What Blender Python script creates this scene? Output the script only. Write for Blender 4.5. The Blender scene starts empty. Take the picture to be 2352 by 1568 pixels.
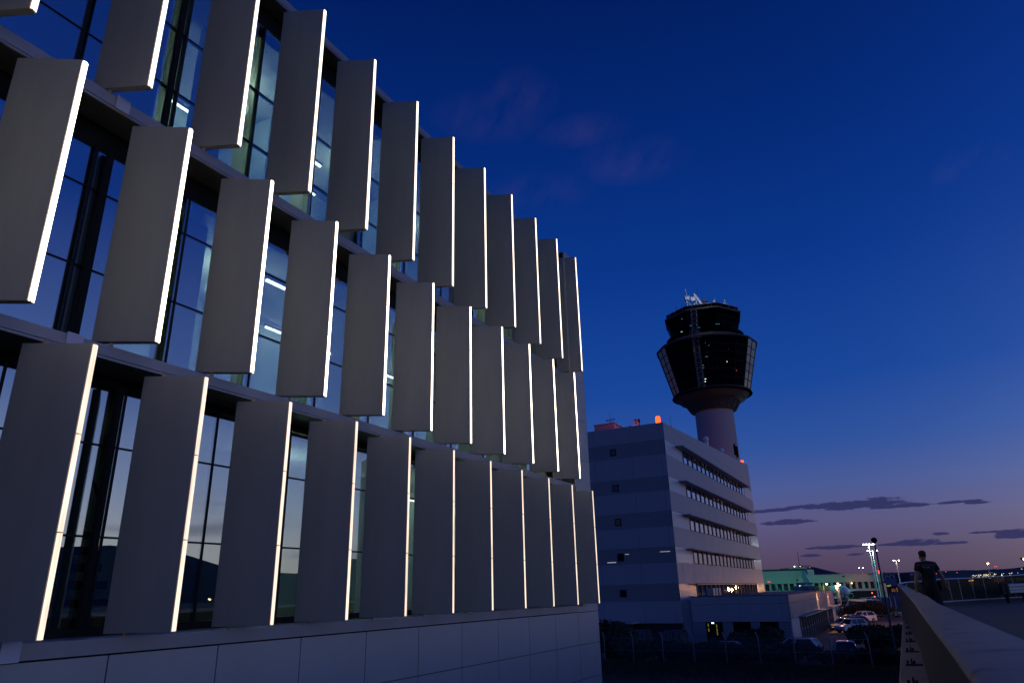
import bpy, bmesh, math, random
from math import sin, cos, tan, atan2, radians as R, pi
from mathutils import Vector, Matrix
random.seed(7)
C = bpy.context.scene.collection
SC = bpy.context.scene
# ------------------------------------------------------------------ camera model (2352 px wide frame of reference)
F, PIT, ROL, AZ = 1598.94, R(19.83457), R(-1.45117), R(27.58056)
E = 6.0                      # eye height over the car park
_f = Vector((0, cos(PIT), sin(PIT))); _r = Vector((1, 0, 0)); _u = _r.cross(_f)
_r2 = cos(ROL)*_r + sin(ROL)*_u; _u2 = -sin(ROL)*_r + cos(ROL)*_u
def tx(px, py):
    """(sideways, up) slopes per metre of forward distance"""
    a, b = (px-1176)/F, (py-784)/F
    v = _r2*a - _u2*b + _f
    return v.x/v.y, v.z/v.y
def h2g(X, Y, z): return Vector((X*cos(AZ)-Y*sin(AZ), X*sin(AZ)+Y*cos(AZ), z))
def H(px, py, Y):            # point in heading frame at forward distance Y
    a, b = tx(px, py); return Vector((a*Y, Y, b*Y))
def G(px, py, Y): return h2g(*H(px, py, Y))
def Gz(px, py, z):
    a, b = tx(px, py); Y = z/b; return h2g(a*Y, Y, z)
def src(x0, y0, sc, x, y): return ((x0+x/sc)*.9408, (y0+y/sc)*.9408)
c2 = lambda x, y: src(2000, 1450, 7.224, x, y)
c3 = lambda x, y: src(2180, 1320, 8.709, x, y)
c7 = lambda x, y: src(1420, 1400, 3.222, x, y)
c8 = lambda x, y: src(1800, 1180, 3.22, x, y)
cT = lambda x, y: src(2360, 1340, 13.06, x, y)
cJ = lambda x, y: src(2010, 1390, 14.7, x, y)
def plane_x(px, py, n):      # hit on the vertical plane x = -n
    g = G(px, py, 1.0); k = -n/g.x; return g*k
# ------------------------------------------------------------------ materials
MATS = {}
def mat(name, col, rough=.6, metal=0., var=.12, scale=3., bump=0., spec=.5, coat=0.):
    if name in MATS: return MATS[name]
    m = bpy.data.materials.new(name); m.use_nodes = True
    nt = m.node_tree; n = nt.nodes; l = nt.links
    b = n['Principled BSDF']
    b.inputs['Roughness'].default_value = rough; b.inputs['Metallic'].default_value = metal
    b.inputs['Specular IOR Level'].default_value = spec
    if coat: b.inputs['Coat Weight'].default_value = coat; b.inputs['Coat Roughness'].default_value = .08
    if var > 0:
        tc = n.new('ShaderNodeTexCoord'); nz = n.new('ShaderNodeTexNoise')
        nz.inputs['Scale'].default_value = scale; nz.inputs['Detail'].default_value = 6; nz.inputs['Roughness'].default_value = .65
        l.new(tc.outputs['Object'], nz.inputs['Vector'])
        mp = n.new('ShaderNodeMapRange'); mp.inputs[1].default_value = .3; mp.inputs[2].default_value = .7
        mp.inputs[3].default_value = 1-var; mp.inputs[4].default_value = 1+var
        l.new(nz.outputs['Fac'], mp.inputs[0])
        mx = n.new('ShaderNodeVectorMath'); mx.operation = 'SCALE'; mx.inputs[0].default_value = col
        l.new(mp.outputs[0], mx.inputs['Scale']); l.new(mx.outputs[0], b.inputs['Base Color'])
        mr = n.new('ShaderNodeMapRange'); mr.inputs[1].default_value = .3; mr.inputs[2].default_value = .7
        mr.inputs[3].default_value = max(.02, rough*.85); mr.inputs[4].default_value = min(1, rough*1.15)
        l.new(nz.outputs['Fac'], mr.inputs[0]); l.new(mr.outputs[0], b.inputs['Roughness'])
        if bump:
            n2 = n.new('ShaderNodeTexNoise'); n2.inputs['Scale'].default_value = scale*14; n2.inputs['Detail'].default_value = 4
            l.new(tc.outputs['Object'], n2.inputs['Vector'])
            bp = n.new('ShaderNodeBump'); bp.inputs['Strength'].default_value = bump; bp.inputs['Distance'].default_value = .02
            l.new(n2.outputs['Fac'], bp.inputs['Height']); l.new(bp.outputs[0], b.inputs['Normal'])
    else: b.inputs['Base Color'].default_value = (*col, 1)
    MATS[name] = m; return m
def emit(name, col, s):
    if name in MATS: return MATS[name]
    m = bpy.data.materials.new(name); m.use_nodes = True; nt = m.node_tree
    nt.nodes.remove(nt.nodes['Principled BSDF'])
    e = nt.nodes.new('ShaderNodeEmission'); e.inputs[0].default_value = (*col, 1); e.inputs[1].default_value = s
    nt.links.new(e.outputs[0], nt.nodes['Material Output'].inputs[0])
    MATS[name] = m; return m
def glass(name, tint, refl=.12, gain=.9, rough=0.0):
    m = bpy.data.materials.new(name); m.use_nodes = True; nt = m.node_tree; n = nt.nodes; l = nt.links
    n.remove(n['Principled BSDF'])
    t = n.new('ShaderNodeBsdfTransparent'); t.inputs[0].default_value = (*tint, 1)
    g = n.new('ShaderNodeBsdfGlossy'); g.inputs[0].default_value = (.92, .95, 1, 1); g.inputs['Roughness'].default_value = rough
    lw = n.new('ShaderNodeLayerWeight'); lw.inputs[0].default_value = .5
    fr = n.new('ShaderNodeMath'); fr.operation = 'POWER'; fr.inputs[1].default_value = 4.; l.new(lw.outputs['Facing'], fr.inputs[0])
    mm = n.new('ShaderNodeMath'); mm.operation = 'MULTIPLY_ADD'; mm.inputs[1].default_value = gain; mm.inputs[2].default_value = refl; mm.use_clamp = True
    l.new(fr.outputs[0], mm.inputs[0])
    mx = n.new('ShaderNodeMixShader'); l.new(mm.outputs[0], mx.inputs[0]); l.new(t.outputs[0], mx.inputs[1]); l.new(g.outputs[0], mx.inputs[2])
    l.new(mx.outputs[0], n['Material Output'].inputs[0]); MATS[name] = m; return m
def brick(name, c1, c2, cm, sc, bw, rh, rough=.5):
    """brick or tile courses laid on vertical walls (works on x- and y-facing faces)"""
    m = bpy.data.materials.new(name); m.use_nodes = True; nt = m.node_tree; n = nt.nodes; l = nt.links
    b = n['Principled BSDF']; b.inputs['Roughness'].default_value = rough
    tc = n.new('ShaderNodeTexCoord'); sx = n.new('ShaderNodeSeparateXYZ'); l.new(tc.outputs['Object'], sx.inputs[0])
    ad = n.new('ShaderNodeMath'); l.new(sx.outputs[0], ad.inputs[0]); l.new(sx.outputs[1], ad.inputs[1])
    cb = n.new('ShaderNodeCombineXYZ'); l.new(ad.outputs[0], cb.inputs[0]); l.new(sx.outputs[2], cb.inputs[1])
    br = n.new('ShaderNodeTexBrick'); br.inputs['Color1'].default_value = (*c1, 1); br.inputs['Color2'].default_value = (*c2, 1)
    br.inputs['Mortar'].default_value = (*cm, 1); br.inputs['Scale'].default_value = sc; br.inputs['Brick Width'].default_value = bw
    br.inputs['Row Height'].default_value = rh; br.inputs['Mortar Size'].default_value = .012
    l.new(cb.outputs[0], br.inputs[0]); l.new(br.outputs[0], b.inputs['Base Color']); MATS[name] = m; return m

M_fin = mat('fin_panel_grey', (.285, .28, .25), .55, 0, .09, 1.1, .02)
_nt = M_fin.node_tree; _tc = [x for x in _nt.nodes if x.type == 'TEX_COORD'][0]; _oi = _nt.nodes.new('ShaderNodeObjectInfo')
_ml = _nt.nodes.new('ShaderNodeMath'); _ml.operation = 'MULTIPLY'; _ml.inputs[1].default_value = 60; _nt.links.new(_oi.outputs['Random'], _ml.inputs[0])
_mp = _nt.nodes.new('ShaderNodeMapping'); _mp.inputs['Scale'].default_value = (2.2, 2.2, .35); _nt.links.new(_tc.outputs['Object'], _mp.inputs[0])
_ad = _nt.nodes.new('ShaderNodeVectorMath'); _nt.links.new(_mp.outputs[0], _ad.inputs[0]); _nt.links.new(_ml.outputs[0], _ad.inputs[1])
for _x in _nt.nodes:
    if _x.type == 'TEX_NOISE': _nt.links.new(_ad.outputs[0], _x.inputs[0])
_sc = [x for x in _nt.nodes if x.type == 'VECT_MATH' and x.operation == 'SCALE'][0]; _pv = _sc.inputs['Scale'].links[0].from_socket
_m2 = _nt.nodes.new('ShaderNodeMath'); _m2.operation = 'MULTIPLY_ADD'; _m2.inputs[1].default_value = .10; _m2.inputs[2].default_value = -.05; _nt.links.new(_oi.outputs['Random'], _m2.inputs[0])
_m3 = _nt.nodes.new('ShaderNodeMath'); _nt.links.new(_pv, _m3.inputs[0]); _nt.links.new(_m2.outputs[0], _m3.inputs[1]); _nt.links.new(_m3.outputs[0], _sc.inputs['Scale'])
M_fin_edge = mat('strip_holder_amber', (.5, .33, .2), .5, 0, .1)
def strip(name, col, s):
    m = emit(name, col, s); nt = m.node_tree; n = nt.nodes; l = nt.links; e = [x for x in n if x.type == 'EMISSION'][0]
    tc = n.new('ShaderNodeTexCoord'); mp = n.new('ShaderNodeMapping'); mp.inputs['Scale'].default_value = (9, 9, .55); nz = n.new('ShaderNodeTexNoise'); nz.inputs['Scale'].default_value = 2.2; nz.inputs['Detail'].default_value = 3
    oi = n.new('ShaderNodeObjectInfo'); ad = n.new('ShaderNodeVectorMath'); ml = n.new('ShaderNodeMath'); ml.operation = 'MULTIPLY'; ml.inputs[1].default_value = 40; l.new(oi.outputs['Random'], ml.inputs[0])
    l.new(tc.outputs['Object'], mp.inputs[0]); l.new(mp.outputs[0], ad.inputs[0]); l.new(ml.outputs[0], ad.inputs[1]); l.new(ad.outputs[0], nz.inputs[0])
    mr = n.new('ShaderNodeMapRange'); mr.inputs[1].default_value = .32; mr.inputs[2].default_value = .68; mr.inputs[3].default_value = s*.74; mr.inputs[4].default_value = s*1.2
    l.new(nz.outputs['Fac'], mr.inputs[0]); l.new(mr.outputs[0], e.inputs[1]); return m
M_s1 = strip('light_strip_upper', (1, .86, .72), 2.8)
M_s2 = strip('light_strip_middle', (1, .87, .72), 7.6)
M_s3 = strip('light_strip_lower', (1, .80, .64), 1.35)
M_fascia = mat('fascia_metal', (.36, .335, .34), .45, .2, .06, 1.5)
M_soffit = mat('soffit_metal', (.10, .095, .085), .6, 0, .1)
M_dark = mat('black_metal', (.009, .009, .010), .6, 0, 0, spec=.2)
M_frame = mat('mullion_metal', (.012, .012, .015), .55, 0, 0, spec=.25)
M_glass = glass('facade_glass', (.62, .70, .68), .33, .8)
M_clad = mat('cladding_panel', (.50, .465, .42), .5, 0, .07, .7, .02)
M_joint = mat('joint_dark', (.02, .02, .022), .8, 0, 0)
M_in_wall = mat('interior_wall', (.50, .60, .58), .8, 0, .05)
M_in_olive = mat('interior_olive', (.30, .32, .16), .8, 0, .05)
M_in_ceil = mat('interior_ceiling', (.6, .62, .6), .8, 0, .03)
M_in_floor = mat('interior_floor', (.2, .2, .18), .7, 0, .05)
M_tube = emit('tube_light', (.84, 1, .86), 110.)
M_plate = mat('pale_plate', (.62, .6, .68), .4, 0, .03)
M_off_panel = mat('office_panel', (.40, .385, .40), .55, 0, .06, .6)
M_off_tile = brick('office_tile', (.255, .25, .26), (.27, .265, .275), (.15, .15, .16), 1, 1.4, .3, .35)
M_off_pale = brick('office_pale_tile', (.55, .53, .56), (.60, .58, .6), (.3, .3, .32), 1, 1.2, .36, .3)
M_pane = glass('window_pane_glass', (.7, .7, .7), .5, .7, .02)
M_blind = mat('pale_blind', (.75, .73, .73), .8, 0, .05)
M_conc = mat('concrete', (.36, .325, .28), .85, 0, .16, 1.2, .25)
M_shaft = mat('tower_concrete', (.40, .37, .40), .8, 0, .05, .3)
M_louv = mat('louvre_metal', (.09, .078, .07), .55, .2, .1)
M_tglass = glass('tower_glass', (.10, .11, .13), .04, .75, .03)
M_unit = mat('unit_paint', (.09, .09, .10), .6, 0, .1)
M_steel = mat('galvanised_steel', (.42, .44, .45), .45, .6, .08)
M_white = mat('white_paint', (.8, .8, .8), .4, 0, .04)
M_asph = mat('asphalt', (.05, .047, .045), .9, 0, .25, 2.5, .3)
M_deck = mat('deck_asphalt', (.17, .125, .07), .9, 0, .25, 3., .3)
M_apron = mat('apron_concrete', (.22, .22, .22), .75, 0, .1, .3)
M_grass = mat('grass_soil', (.022, .026, .012), .95, 0, .4, 1.2, .5)
M_leaf = mat('leaf_green', (.028, .036, .014), .8, 0, .4, 2.)
M_leaf2 = mat('leaf_brown_green', (.045, .04, .018), .8, 0, .4, 2.)
M_bark = mat('bark', (.05, .035, .025), .9, 0, .3, 5)
M_hill = mat('hill_earth', (.03, .03, .035), .95, 0, .2, .01)
M_tyre = mat('tyre_rubber', (.015, .015, .015), .85, 0, 0)
M_rim = mat('wheel_rim', (.35, .35, .36), .35, .8, 0)
M_cglass = mat('car_glass', (.008, .008, .01), .05, 0, 0, spec=.6)
M_cwhite = mat('car_white', (.72, .72, .72), .25, 0, .02, coat=.6)
M_csilver = mat('car_silver', (.45, .45, .46), .28, .5, .02, coat=.6)
M_cdark = mat('car_dark', (.05, .055, .07), .25, .2, .02, coat=.6)
M_cblue = mat('car_blue_grey', (.16, .22, .36), .4, .2, .02, coat=.15)
M_red = emit('red_beacon', (1, .06, .05), 2.6)
M_redcore = emit('red_beacon_core', (1, .085, .012), 3.)
M_sod = emit('sodium_lamp', (1, .62, .25), 22.)
M_wlamp = emit('white_lamp', (.95, 1, .95), 22.)
M_town = emit('town_light', (1, .78, .45), 3.6)
M_dim = emit('dim_window', (.5, .45, .12), .22)
M_exit = emit('exit_light', (.45, 1, .85), 4.)
M_warmwin = emit('warm_panel', (1, .92, .6), 5.)
M_term = mat('terminal_panel', (.36, .43, .37), .6, 0, .06, .2)
M_twin = mat('terminal_window', (.02, .025, .03), .1, 0, 0)
M_blue = mat('blue_paint', (.02, .04, .16), .5, 0, .05)
M_yel = mat('yellow_paint', (.55, .5, .03), .5, 0, .05)
M_hang = mat('hangar_dark', (.035, .033, .04), .7, 0, .1, .2)
M_sign = mat('sign_letters', (.42, .36, .40), .6, 0, 0)
M_skin = mat('skin', (.36, .2, .12), .55, 0, .06, 8)
M_cloth = mat('black_cloth', (.010, .010, .012), .9, 0, .2, 20)
M_hair = mat('dark_hair', (.012, .009, .007), .7, 0, .2, 60)
M_print = mat('shirt_print', (.30, .29, .34), .8, 0, 0)
M_red_roof = mat('plant_room_panel', (.42, .34, .33), .6, 0, .05)
M_railglass = glass('railing_panel', (.30, .26, .20), .05, .6, .12)
_nt = M_railglass.node_tree; _o = _nt.nodes['Material Output']; _df = _nt.nodes.new('ShaderNodeBsdfDiffuse'); _df.inputs[0].default_value = (.11, .085, .05, 1); _mx = _nt.nodes.new('ShaderNodeMixShader'); _mx.inputs[0].default_value = .55; _pv = _o.inputs[0].links[0].from_socket; _nt.links.new(_pv, _mx.inputs[1]); _nt.links.new(_df.outputs[0], _mx.inputs[2]); _nt.links.new(_mx.outputs[0], _o.inputs[0])
M_rail = mat('railing_metal', (.34, .36, .36), .4, .6, .05)
M_guard = mat('guardrail_steel', (.34, .38, .42), .4, .5, .08)

# ------------------------------------------------------------------ mesh builder
ORI = {}
class MB:
    def __init__(s): s.v = []; s.f = []
    def add(s, vs, fs):
        k = len(s.v); s.v += [Vector(p) for p in vs]; s.f += [tuple(i+k for i in f) for f in fs]; return s
    def box(s, x0, y0, z0, x1, y1, z1):
        x0, x1 = min(x0, x1), max(x0, x1); y0, y1 = min(y0, y1), max(y0, y1); z0, z1 = min(z0, z1), max(z0, z1)
        return s.add([(x0,y0,z0),(x1,y0,z0),(x1,y1,z0),(x0,y1,z0),(x0,y0,z1),(x1,y0,z1),(x1,y1,z1),(x0,y1,z1)],
                     [(0,3,2,1),(4,5,6,7),(0,1,5,4),(1,2,6,5),(2,3,7,6),(3,0,4,7)])
    def loft(s, rings, cap=True, close=True):
        n = len(rings[0]); vs = [p for r in rings for p in r]; fs = []
        for i in range(len(rings)-1):
            for j in range(n if close else n-1):
                a, b = i*n+j, i*n+(j+1) % n; fs.append((a, b, b+n, a+n))
        if cap: fs.append(tuple(range(n-1, -1, -1))); fs.append(tuple(range((len(rings)-1)*n, len(rings)*n)))
        return s.add(vs, fs)
    def prism(s, poly, z0, z1):
        return s.loft([[(x, y, z0) for x, y in poly], [(x, y, z1) for x, y in poly]])
    def bar(s, p, q, r, r2=None, n=8):
        p, q = Vector(p), Vector(q); r2 = r if r2 is None else r2
        d = (q-p).normalized(); a = d.orthogonal().normalized(); b = d.cross(a)
        return s.loft([[p+(a*cos(2*pi*i/n)+b*sin(2*pi*i/n))*r for i in range(n)], [q+(a*cos(2*pi*i/n)+b*sin(2*pi*i/n))*r2 for i in range(n)]])
    def lathe(s, prof, n=24, c=(0, 0), rot=0):
        return s.loft([[(c[0]+r*cos(2*pi*i/n+rot), c[1]+r*sin(2*pi*i/n+rot), z) for i in range(n)] for r, z in prof])
    def ball(s, c, r, n=10, sz=1.):
        c = Vector(c); rings = []
        for i in range(1, n):
            t = pi*i/n; rings.append([(c.x+r*sin(t)*cos(2*pi*j/(n+2)), c.y+r*sin(t)*sin(2*pi*j/(n+2)), c.z-r*sz*cos(t)) for j in range(n+2)])
        return s.loft(rings)
    def build(s, name, m, parent=None, smooth=False):
        p = parent; o = Vector((0, 0, 0))
        while p is not None and p not in ORI: p = p.parent
        if p is not None: o = ORI[p]
        me = bpy.data.meshes.new(name); me.from_pydata([v-o for v in s.v], [], s.f); me.validate()
        bm = bmesh.new(); bm.from_mesh(me); bmesh.ops.recalc_face_normals(bm, faces=bm.faces); bm.to_mesh(me); bm.free()
        me.materials.append(m)
        if smooth:
            me.polygons.foreach_set('use_smooth', [True]*len(me.polygons))
            try: me.set_sharp_from_angle(angle=R(35))
            except Exception: pass
        ob = bpy.data.objects.new(name, me); C.objects.link(ob)
        if parent is not None: ob.parent = parent
        else: ob.location = (0, 0, E)
        return ob
def tag(o, label=None, cat=None, group=None, kind=None):
    if label: o['label'] = label
    if cat: o['category'] = cat
    if group: o['group'] = group
    if kind: o['kind'] = kind
    return o
def thing(name, label, cat, origin=(0, 0, 0), frame='G', group=None, rz=None):
    """an Empty at a thing's base; mesh points are given in world-aligned (G), heading (H) or local (L) coordinates"""
    o = bpy.data.objects.new(name, None); C.objects.link(o); o.empty_display_size = .3
    v = Vector(origin)
    if frame == 'G': o.location = v+Vector((0, 0, E)); ORI[o] = v
    elif frame == 'H': o.location = h2g(*v)+Vector((0, 0, E)); o.rotation_euler = (0, 0, AZ); ORI[o] = v
    else: o.location = v+Vector((0, 0, E)); ORI[o] = Vector((0, 0, 0)); o.rotation_euler = (0, 0, rz or 0)
    return tag(o, label, cat, group)
def dup(root, loc, rz=0, label=None, group=None, scale=None):
    def cp(o, par):
        c = o.copy(); C.objects.link(c); c.parent = par
        for ch in kids[o]: cp(ch, c)
        return c
    kids = {}
    def walk(o):
        kids[o] = list(o.children)
        for k in kids[o]: walk(k)
    walk(root)
    r = cp(root, None); r.location = Vector(loc)+Vector((0, 0, E)); r.rotation_euler = (0, 0, rz)
    if scale: r.scale = scale
    if label: r['label'] = label
    if group: r['group'] = group
    return r
def struct(mb, name, m): return tag(mb.build(name, m), kind='structure')
def lamp(name, loc, col, power, radius=.1, spot=None, aim=None):
    L = bpy.data.lights.new(name, 'SPOT' if spot else 'POINT'); L.color = col; L.energy = power; L.shadow_soft_size = radius
    if spot: L.spot_size = spot; L.spot_blend = .6
    o = bpy.data.objects.new(name, L); C.objects.link(o); o.location = Vector(loc)+Vector((0, 0, E))
    if aim is not None: o.rotation_euler = (Vector(aim)-Vector(loc)).to_track_quat('-Z', 'Y').to_euler()
    return o

# ------------------------------------------------------------------ 1. office front with lit fins
SP = 2.0398
ROWS = [  # name, n of outer edge, first s, z bottom, z top, strip material, count
    (10.502, 4.118, 8.8215, 14.193, M_s1, 12),
    (10.399, 4.976, 4.118, 8.418, M_s2, 11),
    (10.300, 5.946, -.448, 3.740, M_s3, 11)]
front = thing('glazed_office', 'large near office block with three rows of tall grey fins edged in white light', 'building', (-10.95, 2, -E))
S0, S1 = -3.0, 27.77         # extent along the front
NG = 11.9                    # glass line
# base wall of big panels with open joints
mb = MB()
js = [S1-2.04*k for k in range(16)]
zs = [-.74, -1.86, -3.02, -4.18, -6.0]
for a, b in zip(js[1:], js[:-1]):
    for zt, zb in zip(zs[:-1], zs[1:]):
        mb.box(-10.95, a+.013, zb+.009, -11.0, b-.013, zt-.009)
base_wall = mb.build('base_wall', M_clad, front)
MB().box(-11.012, S0, -6, -11.3, S1-.012, -.75).build('backing_wall', M_joint, base_wall)
MB().box(-10.93, S0, -.72, -11.88, S1-2.09, -.5).build('base_ledge', M_fascia, front)
mb = MB(); mb.box(-10.955, S1-2.07, -.73, -11.1, S1-.01, -.53)
for zt, zb in ((14.5, 12.2), (12.2, 10.4), (10.4, 8.6), (8.6, 6.83), (6.83, 5.12), (5.12, 3.4), (3.4, 1.6), (1.6, -.53)):
    mb.box(-10.95, S1-1.55, zb+.009, -11.0, S1-.005, zt-.009)
endw = mb.build('end_wall', M_clad, front)
mb = MB(); mb.box(-11.012, S1-1.5, -.5, -12.2, S1-.02, 14.49); mb.box(-12.21, S1-.4, -6, -30, S1-.02, 14.4)
mb.build('end_return_wall', M_joint, endw)
# ledges between floors, roof edge
for nm, n, zb, zt in (('lower_ledge', 11.0, 3.80, 4.035), ('upper_ledge', 11.2, 8.49, 8.765), ('roof_ledge', 11.4, 14.27, 14.53)):
    mb = MB().box(-n, S0, zb+.05, -n-.03, S1-1.56, zt); mb.box(-n-.012, S0, zb, -n-.05, S1-1.56, zb+.042)
    f = mb.build(nm, M_fascia, front)
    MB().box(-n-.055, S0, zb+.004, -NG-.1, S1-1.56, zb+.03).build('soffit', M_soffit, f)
    MB().box(-n-.035, S0, zb+.035, -18.5 if zt > 14 else -NG-.1, S1-1.57, zt-.006).build('ledge_top', M_fascia, f)
# pale junction plates on the ledges
for n, s, z0, z1 in ((11.2, plane_x(281, 246, 11.2).y, 8.52, 8.79), (11.0, plane_x(172, 773, 11.0).y, 3.83, 4.06), (10.93, plane_x(22, 1495, 10.93).y, -.735, -.45)):
    MB().box(-n+.004, s-.13, z0, -n+.03, s+.13, z1).build('cover_plate', M_plate, front)
# curtain wall
GL = [  # z bottom, z top, header top, transoms, first mullion
    (8.775, 13.75, 14.27, (10.25, 11.76), 1.43), (4.045, 7.99, 8.49, (5.63, 7.17), 2.10), (-.36, 3.64, 3.80, (1.055, 2.58), 1.43)]
for zb, zt, zh, trs, m0 in GL:
    MB().box(-NG+.02, S0, zt, -NG-.12, S1-1.57, zh-.002).build('header', M_dark, front)
    MB().box(-NG+.05, S0, zb-.13, -NG-.1, S1-1.57, zb).build('sill', M_dark, front)
    k = 0
    while m0+SP*(k+1) < S1-1.4:
        a, b = m0+SP*k, m0+SP*(k+1)
        b2 = min(b, S1-1.6)
        fr = MB(); fr.box(-NG+.02, a-.019, zb, -NG-.09, a+.019, zt)
        for t in trs: fr.box(-NG+.012, a+.02, t-.017, -NG-.07, b2-.02, t+.017)
        w = fr.build('window', M_frame, front)
        MB().box(-NG, a+.02, zb+.004, -NG-.012, b2-.02, zt-.004).build('pane', M_glass, w)
        k += 1
# wide black column seen behind the glass joints on the first bays
for zb, zt, s in ((-.36, 3.64, plane_x(250, 1000, NG).y), (4.1, 7.99, plane_x(205, 560, NG).y), (8.8, 13.7, plane_x(393, 150, NG).y)):
    MB().box(-NG+.16, s-.052, zb+.002, -NG+.055, s+.052, zt-.002).build('wide_mullion', M_dark, front)
# rooms behind the glass
for z, m in ((-.5, M_in_floor), (3.98, M_in_floor), (8.7, M_in_floor)):
    MB().box(-NG-.14, S0, z-.14, -18.4, S1-1.6, z).build('floor_slab', m, front)
for z in (3.62, 8.2, 13.9):
    MB().box(-NG-.5, S0, z, -18.4, S1-1.6, z+.06).build('ceiling', M_in_ceil, front)
MB().box(-16.6, S0, -.6, -16.75, S1-1.6, 14.2).build('inner_wall', M_in_wall, front)
MB().box(-NG-.3, S1-1.75, -.5, -18.4, S1-1.62, 14.2).build('inner_end_wall', M_in_olive, front)
for i, s in enumerate((9.2, 14.6, 20.0)):
    MB().box(-12.9, s-.28, -.45, -13.5, s+.28, 13.88).build('round_column', M_in_olive, front)
for z0, z1 in ((-.48, 3.6), (4.0, 8.18), (8.72, 13.88)):
    for s in (7.2, 12.4, 17.8, 23.2):
        MB().box(-12.15 if s < 8 else -14.6, s-.06, z0, -16.58, s+.06, z1).build('partition', M_in_wall, front)
mb = MB()                    # stair flight behind the first window of the lowest row
for k in range(9): mb.box(-13.2-.28*k, 7.6, -.4+.33*k, -13.5-.28*k, 9.0, -.25+.33*k)
for s in (7.62, 8.98): mb.bar((-13.1, s, .6), (-15.7, s, 3.4), .035)
mb.build('staircase', M_frame, front)
# ceiling tube lights (hang in the rooms: things of their own)
def tube(p, q, r=.045):
    t = thing('tube_light', 'x', 'lamp', (Vector(p)+Vector(q))/2)
    MB().bar(p, q, r).build('tube', M_tube, t)
    up = Vector((0, 0, .07))
    MB().box(min(p[0], q[0])-.05, min(p[1], q[1])-.05, max(p[2], q[2])+.06, max(p[0], q[0])+.05, max(p[1], q[1])+.05, max(p[2], q[2])+.1).build('housing', M_frame, t)
    return t
def on_plane(p, n): return plane_x(p[0], p[1], n)
M_tube = emit('visible_tube', (.9, 1, .9), 9.)
a, b = on_plane((612, 643), 13.6), on_plane((656, 664), 13.6)
tube(a, (a.x, b.y, a.z))['label'] = 'white tube light behind the glass, between second and third fin of the middle row'
a, b = on_plane((754, 811), 13.4), on_plane((787, 827), 13.4)
tube(a, (a.x, b.y, a.z))['label'] = 'white tube light behind the glass, between third and fourth fin of the middle row'
a, b = on_plane((720, 371), 13.6), on_plane((736, 382), 13.6)
tube(a, (a.x, b.y, a.z))['label'] = 'short white tube light behind the glass of the top row under the roof edge'
for z in (3.45, 8.0, 13.6):
    for s in ((13.6, 18.4, 22.4) if z < 4 else (10.9, 15.2, 20.4, 25.0)):
        t = tube((-16.2, s-.8, z), (-16.2, s+.8, z), .04)
        t['label'] = 'white ceiling tube deep inside the glazed office rooms'; t['group'] = 'ceiling tubes inside the office rooms'
        lamp('room_light', (-14.2, s, z-.5), (.78, 1, .86), (70 if z < 4 else 84), .25)
# fins
def make_fin(h, ms, d):
    """vertical blade: outer lit edge at the local origin, running inwards to (-.87, -.58)"""
    d = Vector((*d, 0)); L = d.length; d.normalize(); q = Vector((-d.y, d.x, 0))  # q: towards -x.. back side
    if q.y > 0: q = -q       # q points at the viewer's side
    th = .135
    def P(a, t, z): v = d*a+q*t; return (v.x, v.y, z)
    f = MB()
    sec = [(.048, -th/2), (L-.01, -th/2), (L, -th/2+.01), (L, th/2-.01), (L-.01, th/2), (.048, th/2)]
    f.loft([[P(a, t, .0) for a, t in sec], [P(a, t, h) for a, t in sec]])
    fin = f.build('fin', M_fin, None); fin.location = (0, 0, 0)
    s = MB(); r = .026
    ts = .102
    se = [(.040, -ts/2), (r, -ts/2), (.010, -ts/2+.010), (0, -ts/2+r), (0, ts/2-r), (.010, ts/2-.010), (r, ts/2), (.040, ts/2)]
    for k in range(3):
        z0, z1 = h*k/3+.009, h*(k+1)/3-.009
        s.loft([[P(a, t, z0) for a, t in se], [P(a, t, z1) for a, t in se]])
    st = s.build('light_strip', ms, None); st.location = (0, 0, 0); st.parent = fin
    k = MB()
    se2 = [(.016, -ts/2+.010), (.016, ts/2-.010), (.049, ts/2-.004), (.049, -ts/2+.004)]
    k.loft([[P(a, t, -.004) for a, t in se2], [P(a, t, h+.004) for a, t in se2]])
    e = k.build('strip_holder', M_fin_edge, None); e.location = (0, 0, 0); e.parent = fin
    for z in (-.07, h): e = MB().bar(P(L*.72, 0, z+.0), P(L*.72, 0, z+.07), .035).build('pivot_pin', M_fin_edge, None); e.location = (0, 0, 0); e.parent = fin
    return fin
fo = ORI[front]
for n, s0, zb, zt, ms, cnt in ROWS:
    proto = make_fin(zt-zb, ms, (-1.0, -.44) if zb > 8 else (-.91, -.57))
    for i in range(-1, cnt):
        if i == -1: fin = proto
        else:
            fin = proto.copy(); C.objects.link(fin)
            for ch in list(proto.children):
                c = ch.copy(); C.objects.link(c); c.parent = fin
        fin.parent = front
        fin.location = Vector((-n, s0+SP*i, zb))-fo

# ------------------------------------------------------------------ 2. six-storey office block, annex wing
XC, YC = -22.74, 83.1
TOPS = [17.2, 12.78, 8.68, 4.61, .58]; BOTS = [15.44, 11.1, 6.92, 2.88, -1.26]
XL, YF = -42.0, 140.8
block = thing('office_block', 'six-storey pale panelled office block with ribbon windows below the control tower', 'building', (XC, YC, -E))
core = MB(); core.box(XL, YC+.12, -6, XC-.12, YF-.1, 19.0); core.build('core_wall', M_joint, block)
fr_p, fr_t, rt_p, rt_pale = MB(), MB(), MB(), MB()
edges = [19.34]+[z for ab in zip(TOPS, BOTS) for z in ab]+[-3.66]
jx = [XL, -37.2, -32.0, -27.0, -22.98-.35, XC]
for k in range(0, len(edges)-1, 2):       # panel bands on the shaded end wall
    for a, b in zip(jx[:-1], jx[1:]): fr_p.box(a+.012, YC, edges[k+1]+.02, b-.012, YC+.11, edges[k]-.012)
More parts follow.
